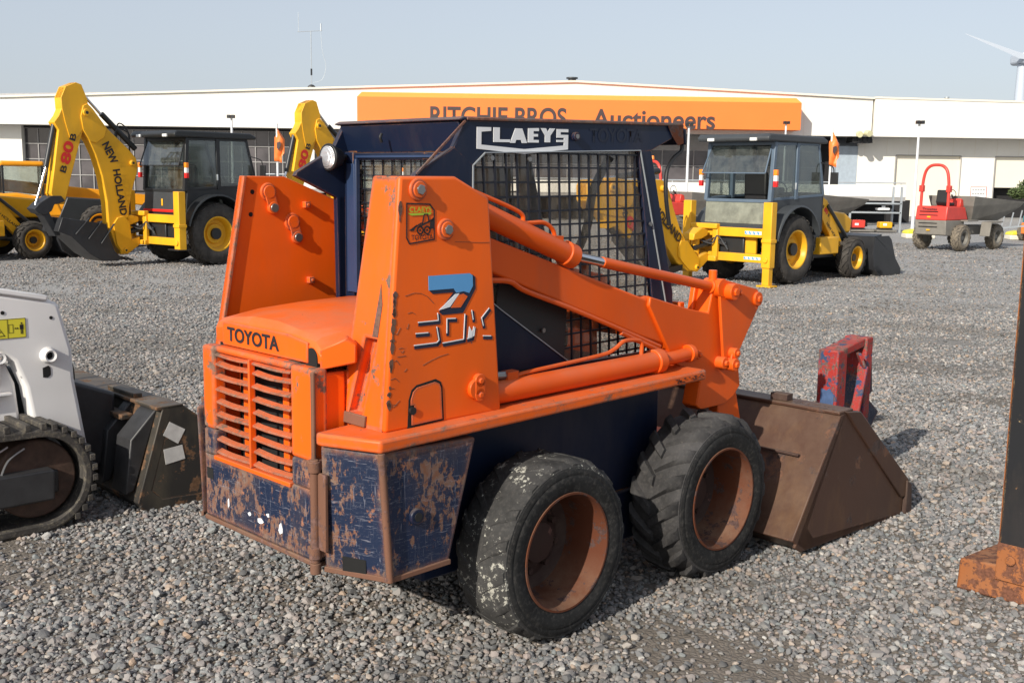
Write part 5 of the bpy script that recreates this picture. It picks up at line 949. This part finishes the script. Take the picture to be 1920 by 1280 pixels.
# shelving and what stands on it
rk = thing('storage_rack', 'open galvanised shelving rack under the white parapet', 'rack', (12.6, 41.0, 0))
m = MB()
for x in (0, 1.9):
    for y in (0, .9): m.box((x, y, 0), (x+.07, y+.07, 1.12 if x == 0 else 1.72))
m.build('uprights', 'galv', rk); 
for z, a in ((1.06, 0), (.72, -.45)): m = MB(); m.box((a, 0, z), (1.95, .95, z+.05)); m.build('shelf', 'galv', rk, .005)
m = MB(); m.box((-.1, .05, .03), (1.0, .9, .10)); m.box((1.1, .05, .03), (1.85, .9, .10)); m.build('pallet_base', 'skip_grey', rk, .01)
def genset(x, y, z, mat, label, w_=.5, h=.32):
    g_ = thing('generator', label, 'generator', (x, y, z)); m = MB(); m.box((0, 0, .06), (w_, .4, h)); m.build('tank', mat, g_, .04, 3)
    m = MB(); m.cyl((0, 0, .03), (w_, 0, .03), .02, 8); m.cyl((0, .4, .03), (w_, .4, .03), .02, 8); m.box((.05, .02, .03), (w_-.05, .38, .1)); m.cyl((w_, .2, .18), (w_+.12, .2, .18), .07, 12); m.build('frame', 'black', g_)
    m = MB(); m.box((.12, -.003, .16), (.26, -.0005, .24)); m.build('label_plate', 'decal_white', g_, smooth=False)
genset(12.78, 41.2, .10, 'dumper_red', 'red portable generator on the rack floor', .52, .36); genset(13.85, 41.2, .10, 'yellow', 'yellow portable generator on the rack floor', .48, .30); genset(13.75, 41.2, .77, 'decal_white', 'small white and red engine unit on the middle shelf', .45, .16)
for x, y, lab, l in ((13.35, 37.0, 'concrete block with yellow painted top in front of the rack', 1.0), (16.9, 37.0, 'concrete block with yellow painted top beyond the red dumper', 1.0)):
    k = thing('concrete_block', lab, 'concrete block', (x, y, 0), group='yellow topped concrete blocks')
    m = MB(); m.box((0, 0, 0), (l, .5, .16)); m.build('base', 'panel_cream', k, .03); m = MB(); m.prism([(.0, .162), (l, .162), (l-.06, .26), (l-.3, .31), (.3, .31), (.06, .26)], 'y', 0, .5); m.build('painted_top', 'decal_yellow', k, .03, 3)
# poles and flags
def lamp_pole(X, Y, h, label, name='lamp_post', top=True):
    p = thing(name, label, 'lamp post', (X, Y, 0)); m = MB(); m.cyl((0, 0, 0), (0, 0, h), .07, 10, .045); m.build('pole', 'pole_white', p)
    m = MB(); m.box((-.16, -.18, h), (-.02, .02, h+.14)); m.box((.02, -.18, h), (.16, .02, h+.14)); m.build('lamp_head', 'cab_black', p, .01)
def spot(px, py, Y):
    u, v = px-960, py-640; cr, sr = math.cos(ROLL), math.sin(ROLL); a = (u*cr+v*sr)/FPX; b = -(-u*sr+v*cr)/FPX
    d = _F+_R*a+_U*b; t = Y/d.y; return d.x*t, CH+d.z*t
for (px, py, Y, lab) in ((434, 222, 47, 'slim lamp post rising behind the black backhoe cab'), (1292, 237, 46, 'white lamp post left of the grey backhoe cab'), (1724, 233, 45, 'white lamp post in front of the roller door'), (1474, 233, 56, 'short lamp post at the right end of the orange canopy')):
    x, z = spot(px, py, Y); lamp_pole(x, Y, z, lab)
for (px, py, Y, lab) in ((519, 232, 44, 'orange flag hanging on a pole before the dark glazing at left'), (1561, 240, 44, 'orange flag hanging on a pole beside the grey blue side door')):
    x, z = spot(px, py, Y); p = thing('flag_pole', lab, 'flag', (x, Y, 0), group='orange flags'); m = MB(); m.cyl((0, 0, 0), (0, 0, z), .045, 8); m.build('pole', 'pole_white', p)
    m = MB(); vs = []; n = 10
    for i in range(n+1):
        zz = z-.15-i*1.32/n; wv = .10*math.sin(i*.9); w0 = .05+.25*min(1, i/3)-.10*(i > 7)
        for k in range(4): vs.append((.0+w0*k/3*(1 if k else 0)-.10*(k == 0 and i > 2), -.06+.07*math.sin(k*2.1+i*.5), zz-.08*k/3))
    m.add(vs, [(4*i+k, 4*i+k+1, 4*i+5+k, 4*i+4+k) for i in range(n) for k in range(3)]); f = m.build('flag', 'sign_orange', p, ang=80); sd = f.modifiers.new('s', 'SOLIDIFY'); sd.thickness = .01
    m = MB(); m.prism([(.02, z-.75), (.16, z-.70), (.18, z-.85), (.08, z-1.05), (.02, z-.95)], 'y', -.16, -.15); m.build('flag_emblem', 'letter_brown', f, smooth=False)
# topiary tree at the right edge
def tree(x, y, h):
    t = thing('topiary_tree', 'small cloud pruned tree with bare trunk by the dark doorway', 'tree', (x, y, 0)); m = MB(); m.tube([(0, 0, 0), (.05, 0, h*.35), (-.03, 0, h*.6), (.1, 0, h*.8)], .07, 8); m.tube([(-.03, 0, h*.6), (-.3, 0, h*.8)], .04, 6); m.tube([(0, 0, h*.6), (.4, .1, h*.85)], .04, 6); m.build('trunk', 'bark', t)
    rng = random.Random(5); m = MB()
    for cx, cy, cz, r in ((-.4, 0, h*.80, .32), (.0, 0, h*.93, .40), (.42, .1, h*.86, .36), (.8, 0, h*.72, .28)):
        for _ in range(650):
            v = Vector((rng.gauss(0, 1), rng.gauss(0, 1), rng.gauss(0, 1))).normalized()*r*rng.uniform(.6, 1.12); v.z *= .62; c = Vector((cx, cy, cz))+v
            a = Vector((rng.uniform(-1, 1), rng.uniform(-1, 1), rng.uniform(-1, 1))).normalized()*.045; b = a.orthogonal().normalized()*.03; m.quad(c-a, c-b, c+a, c+b)
    m.build('crown', 'leaf', t, smooth=False, flip=False)
plain('bark', (.16, .11, .07), .9); plain('leaf', (.07, .10, .03), .7, 0, .4, 9)
tree(18.6, 39.5, 1.95)
# compact machine at the right edge behind the dumper
cm = thing('compact_tractor', 'small teal and orange compact tractor half hidden at the right edge', 'tractor', (17.6, 36.4, 0), 60)
plain('teal', (.04, .16, .18), .45)
m = MB(); m.box((-.5, -.35, .4), (1.0, .35, .85)); m.build('body', 'teal', cm, .05, 3); m = MB(); m.box((-.75, -.45, .25), (-.45, .2, .62)); m.build('rear_guard', 'sign_orange', cm, .03)
m = MB(); m.tube([(-.3, -.35, .8), (-.35, -.35, 1.35), (-.35, .35, 1.35), (-.3, .35, .8)], .03, 8); m.build('roll_bar', 'teal', cm)
for s in (-1, 1):
    for x in (-.2, .9): ag_wheel(.3, .2, .15, cm, x, .55, s, 'tyre_dusty', 'sign_orange', 12)
# steel ladder guard on the ground by the dumper
hr = thing('hay_rake', 'row of thin upright grey tines beyond the dumper skip', 'rake', (15.05, 34.5, 0))
m = MB(); m.bar((0, 0, .45), (1.6, 0, .62), .05, .05); m.box((0, -.2, 0), (.08, .2, .45)); m.box((1.5, -.2, 0), (1.58, .2, .6)); m.build('rail', 'galv', hr)
for k in range(6): m = MB(); m.bar((.1+k*.27, 0, .42+k*.03), (.2+k*.27, 0, .85+k*.07), .03, .03); m.build('tine', 'galv', hr)
# wind turbine
wt = thing('wind_turbine', 'white wind turbine far behind the warehouse at the right edge', 'wind turbine', (136.5, 300, 0))
plain('turbine', (.44, .49, .56), .5, 0, .02)  # white turbine tinted towards the sky so it looks faint far off
m = MB(); m.cyl((0, 0, 0), (0, 0, 34), 2.0, 20, 1.3); m.build('tower', 'turbine', wt); m = MB(); m.bar((0, -3, 35.6), (0, 5, 35.6), 3.0, 3.0); m.build('nacelle', 'turbine', wt, .8, 3)
hb = Vector((0, -3.6, 35.4))
for a in (161, 41, 281):
    d = Vector((math.cos(R(a)), 0, math.sin(R(a)))); n_ = Vector((-d.z, 0, d.x)); m = MB(); vs = []
    for t_, w_ in ((0, .7), (2.5, 1.5), (6, 1.1), (12, .7), (18.5, .15)): 
        for q, dy in ((-.3, -.25), (.7, 0), (-.3, .25)): vs.append(hb+d*t_+n_*w_*q+Vector((0, dy*w_*.5, 0)))
    m.add(vs, [(3*i+k, 3*i+(k+1) % 3, 3*i+3+(k+1) % 3, 3*i+3+k) for i in range(4) for k in range(3)]+[(0, 1, 2), (14, 13, 12)]); m.build('blade', 'turbine', wt)
m = MB(); m.cyl(hb+Vector((0, -.8, 0)), hb+Vector((0, .8, 0)), 1.0, 16, 1.4); m.build('rotor_hub', 'turbine', wt)
# ================================================================ white tracked loader at left
TL = thing('tracked_loader', 'white compact tracked loader at the left edge with its dark bucket down on the gravel', 'tracked loader', (-2.591, 6.291, 0), 46)
m = MB(); arm_o = [(-.95, 1.29), (-.34, 1.165), (-.30, 1.145), (-.24, .90), (-.235, .74), (-.17, .30), (-.40, .30), (-.46, .52), (-.49, .72), (-.54, .86), (-.62, .93), (-.75, .95), (-.95, .96)]
m.prism(arm_o, 'y', -.62, -.50); m.build('lift_arm', 'track_white', TL, .022, 4)
m = MB(); m.bar((-.93, -.60, 1.302), (-.36, -.60, 1.178), .06, .03); m.build('arm_top_rib', 'track_white', TL, .008, 3)
m = MB(); m.lathe([(0, .021), (-.04, .021), (-.045, .030), (-.02, .038), (0, .044), (.01, .02)], (-.37, -.62, .88), 30); bs = m.build('boss', 'track_white', TL, ang=60); m = MB(); m.cyl((-.37, -.63, .88), (-.37, -.6215, .88), .022, 24); m.build('boss_bore', 'flat_black', bs)
for x, z, r_ in ((-.345, 1.075, .009), (-.585, 1.118, .010), (-.55, .80, .004), (-.55, .55, .004), (-.57, .553, .004)): m = MB(); m.cyl((x, -.6225, z), (x, -.615, z), r_, 14); m.build('bolt_hole', 'flat_black', TL)
m = MB(); m.prism([(-.40, .765), (-.40, .815), (-.37, .825), (-.36, .81), (-.36, .775), (-.375, .762)], 'y', -.6225, -.615); m.build('slot', 'flat_black', TL)
m = MB(); m.prism([(-1.2, .93), (-.66, .93), (-.56, .84), (-.52, .74), (-.50, .50), (-1.2, .50)], 'y', -.56, -.35); m.prism([(-1.2, .72), (-.60, .73), (-.585, .85), (-.64, .90), (-1.2, .91)], 'y', -.585, -.55); m.build('lower_body', 'track_white', TL, .02, 3)
m = MB(); m.lathe([(0, .018), (-.03, .018), (-.033, .028), (0, .036)], (-.605, -.585, .885), 24); m.build('boss', 'track_white', TL)
m = MB(); m.box((-1.2, -.60, .685), (-.55, -.56, .70)); m.build('body_rib', 'track_white', TL, .004)
m = MB(); m.prism([(-1.2, .5), (-1.2, 1.0), (-.75, .95), (-.4, .75), (-.25, .35), (-.3, .2)], 'y', -.45, .45); m.build('main_body', 'cab_black', TL, .02)
st_ = shapes([[(-.74, .985), (-.475, .985), (-.475, 1.085), (-.74, 1.085)]], (0, -.62, 0), (1, 0, 0), (0, 0, 1), 'decal_yellow', TL, 'warning_label', .002)
def ring(x0, x1, z0, z1, w_): return [[(x0, z0), (x1, z0), (x1, z0+w_), (x0, z0+w_)], [(x0, z1-w_), (x1, z1-w_), (x1, z1), (x0, z1)], [(x0, z0+w_), (x0+w_, z0+w_), (x0+w_, z1-w_), (x0, z1-w_)], [(x1-w_, z0+w_), (x1, z0+w_), (x1, z1-w_), (x1-w_, z1-w_)]]
sh = ring(-.74, -.475, .985, 1.085, .0018)+[[(-.566, .987), (-.5645, .987), (-.5645, 1.083), (-.566, 1.083)]]+ring(-.561, -.538, 1.012, 1.056, .0015)
sh += [[(-.533, 1.034), (-.525, 1.039), (-.525, 1.029)], [(-.525, 1.0327), (-.518, 1.0327), (-.518, 1.0353), (-.525, 1.0353)], [(-.510, 1.034), (-.518, 1.039), (-.518, 1.029)]]
sh += [[(-.505, 1.028), (-.505, 1.052), (-.487, 1.052), (-.487, 1.028), (-.4905, 1.028), (-.4905, 1.004), (-.4945, 1.004), (-.4945, 1.027), (-.4975, 1.027), (-.4975, 1.004), (-.5015, 1.004), (-.5015, 1.028)], [(-.496+.0045*math.cos(k*.785), 1.0585+.0045*math.sin(k*.785)) for k in range(8)]]
sh += [[(-.64, 1.0), (-.637, 1.0), (-.612, 1.05), (-.615, 1.05)], [(-.615, 1.05), (-.612, 1.05), (-.580, 1.0), (-.583, 1.0)], [(-.64, .998), (-.58, .998), (-.58, 1.0015), (-.64, 1.0015)], [(-.622, 1.012), (-.60, 1.018), (-.602, 1.024), (-.616, 1.021)]]
shapes(sh, (0, -.62, 0), (1, 0, 0), (0, 0, 1), 'decal_black', TL, 'label_pictogram', .0032, .001)
# track
def track(side):
    P_ = []; cx0, cx1, zc, r = -1.9, -.52, .275, .275
    for i in range(17): a = -PI/2+PI*i/16; P_.append((cx1+r*math.cos(a), zc+r*math.sin(a)))
    for i in range(12): P_.append((cx1-.1*i-.1, .552+.004*math.sin(i)))
    for i in range(17): a = PI/2+PI*i/16; P_.append((cx0+r*math.cos(a), zc+r*math.sin(a)))
    for i in range(12): P_.append((cx0+.1*(i+1), .0))
    m = MB(); n = len(P_); ya, yb = side*.85, side*.53; vs = []
    ce = lambda p, k: (p[0]+(min(max(p[0], cx0), cx1)-p[0])*k, zc+(p[1]-zc)*(1-k))
    for p in P_: 
        q = ce(p, .17); vs += [(p[0], ya+.012*side*-1, p[1]), (p[0], yb, p[1]), (q[0], yb, q[1]), (q[0], ya, q[1]), (ce(p, .05)[0], ya, ce(p, .05)[1])]
    m.add(vs, [(5*i+k, 5*i+(k+1) % 5, 5*((i+1) % n)+(k+1) % 5, 5*((i+1) % n)+k) for i in range(n) for k in range(5)])
    for i in range(0, n, 1):
        p = P_[i]; p2 = P_[(i+1) % n]; c = ((p[0]+p2[0])/2, (p[1]+p2[1])/2); o_ = ce(c, -.055)
        if c[1] < .05: continue
        m.bar((c[0]*.5+o_[0]*.5, ya+.0, c[1]*.5+o_[1]*.5), (c[0]*.5+o_[0]*.5, yb, c[1]*.5+o_[1]*.5), .03, .035)
    t = m.build('track', 'track_rubber', TL, .004)
    m = MB(); 
    for x in (cx1, cx0): m.cyl((x, side*.78, zc), (x, side*.60, zc), .205, 32)
    for k in range(3): m.cyl((cx1-.35-k*.35, side*.80, .13), (cx1-.35-k*.35, side*.60, .13), .09, 20)
    m.build('idler', 'idler_rust', TL, .01)
    m = MB(); m.prism([(-2.0, .17), (-.455, .17), (-.45, .33), (-2.0, .34)], 'y', side*.86, side*.62); m.box((-.46, side*.80, .19), (-.41, side*.66, .31)); m.build('track_beam', 'undercarriage', TL, .012)
    m = MB(); m.tube([(-.70, side*.81, .32), (-.66, side*.81, .40), (-.58, side*.81, .45)], .006, 6); m.tube([(-.78, side*.81, .32), (-.74, side*.81, .42), (-.66, side*.81, .47)], .006, 6); m.build('hose', 'steel', TL)
tyre_mat('track_rubber', .60, (.13, .115, .09), (.035, .032, .029))
track(-1); track(1)
# its bucket
m = MB(); w1 = .86
m.prism([(.14, .57), (.20, .57), (.06, .12), (.12, .06), (1.0, .02), (1.02, .0), (.03, .0), (-.02, .06)], 'y', -w1, w1)
for s in (-1, 1): m.prism([(.16, .57), (.25, .575), (.42, .44), (.62, .30), (1.0, .06), (1.02, .0), (.03, .0), (-.01, .03)], 'y', s*w1, s*(w1-.018))
tb = m.build('bucket', 'bucket_dark', TL, .005)
for y0, y1, mt in ((-.80, -.62, 'undercarriage'), (-.50, -.42, 'undercarriage'), (.42, .50, 'undercarriage')):
    m = MB(); m.prism([(.12, .545), (.145, .575), (-.01, .12), (-.06, .10), (-.02, .40)], 'y', y0, y1); m.build('bucket_rib', mt, tb, .008)
m = MB(); m.box((.10, -w1, .555), (.26, w1, .575)); m.box((.12, -.55, .575), (.17, -.2, .60)); m.box((.02, -.6, .47), (.09, .6, .50)); m.build('bucket_lip', 'bucket_dark', tb, .005)
for pts in ([(.135, .415), (.175, .485), (.265, .43), (.22, .355)], [(.145, .25), (.135, .335), (.245, .345), (.26, .265)]): m = MB(); m.prism(pts, 'y', -w1-.0015, -w1+.001); m.build('sticker', 'sticker_white', tb, smooth=False)
m = MB(); m.prism([(-.20, .70), (.06, .60), (.04, .30), (-.10, .12), (-.24, .14)], 'y', -.45, .45); m.cyl((-.3, -.5, .33), (-.3, .5, .33), .05, 14); m.build('coupler', 'undercarriage', TL, .02)
for y in (-.18, .12): m = MB(); m.tube([(-.3, y, .95), (-.1, y+.03, .80), (-.05, y+.08, .60), (-.15, y+.05, .45)], .018, 8); m.build('hose', 'hose', TL)
# ================================================================ red and blue steel bracket standing in the bucket mouth
plain('decal_blue_dark', (.05, .09, .19), .6, 0, .3, 20)
RB_ = thing('steel_bracket', 'worn red and blue steel bracket standing behind the brown bucket rim', 'steel bracket', (1.90, 6.32, 0), 45.155)
m = MB(); m.box((-.06, -.065, 0), (.05, .065, .86)); m.bar((0, 0, .84), (.30, 0, .885), .12, .05); m.box((.26, -.075, .0), (.34, .075, .91)); m.build('frame', 'red_blue', RB_, .008)
m = MB(); m.bar((.16, -.075, .83), (.19, -.10, .74), .05, .02); m.bar((.19, -.10, .75), (.10, -.10, .44), .055, .02); m.build('hook_bar', 'red_blue', RB_, .006)
m = MB(); m.prism([(-.045, .42), (-.05, .60), (-.02, .635), (.0, .62), (.035, .63), (.04, .42)], 'x', -.0625, -.058); m.build('blue_paint_patch', 'decal_blue_dark', RB_, smooth=False)
m = MB(); m.prism([(.22, .0), (.22, .30), (.08, .40), (.22, .55), (.30, .80), (.38, .84), (.42, .56), (.36, .53), (.52, .42), (.36, .26), (.36, 0)], 'y', -.05, .10); m.build('blade_plate', 'navy_side', RB_, .008)
# ================================================================ black mast with rusty foot at the right edge
MS = thing('mast_section', 'tall scratched black steel mast with rusty foot at the right edge', 'mast', (2.046, 4.74, 0), 45)
m = MB(); m.prism([(-.004, .10), (-.004, 1.85), (.02, 1.85), (.02, .10)], 'y', -.175, -.52); m.box((.02, -.20, .05), (.20, -.175, 1.85)); m.box((.02, -.52, .05), (.20, -.495, 1.85)); m.build('mast_channel', 'mast_black', MS, .006)
m = MB(); m.add([(0, 0, 0.005), (.50, 0, 0.005), (.50, -.55, 0.005), (0, -.55, 0.005), (0.005, -.005, .15), (.50, -.03, .13), (.50, -.55, .16), (0, -.55, .19)], [(0, 1, 2, 3), (7, 6, 5, 4), (0, 4, 5, 1), (1, 5, 6, 2), (2, 6, 7, 3), (3, 7, 4, 0)]); m.build('foot', 'mast_rust', MS, .012, 3)
m = MB(); m.box((-.012, -.50, .10), (-.0045, -.172, .27)); m.build('rusty_plate', 'mast_rust', MS, .004)
m = MB(); m.cyl((-.004, -.235, .20), (-.025, -.235, .20), .022, 20); m.build('bolt', 'mast_rust', MS, .004)
m = MB(); m.bar((-.005, -.177, .25), (-.005, -.177, 1.85), .006, .004, (0, 1, 0)); m.build('worn_edge', 'mast_rust', MS)
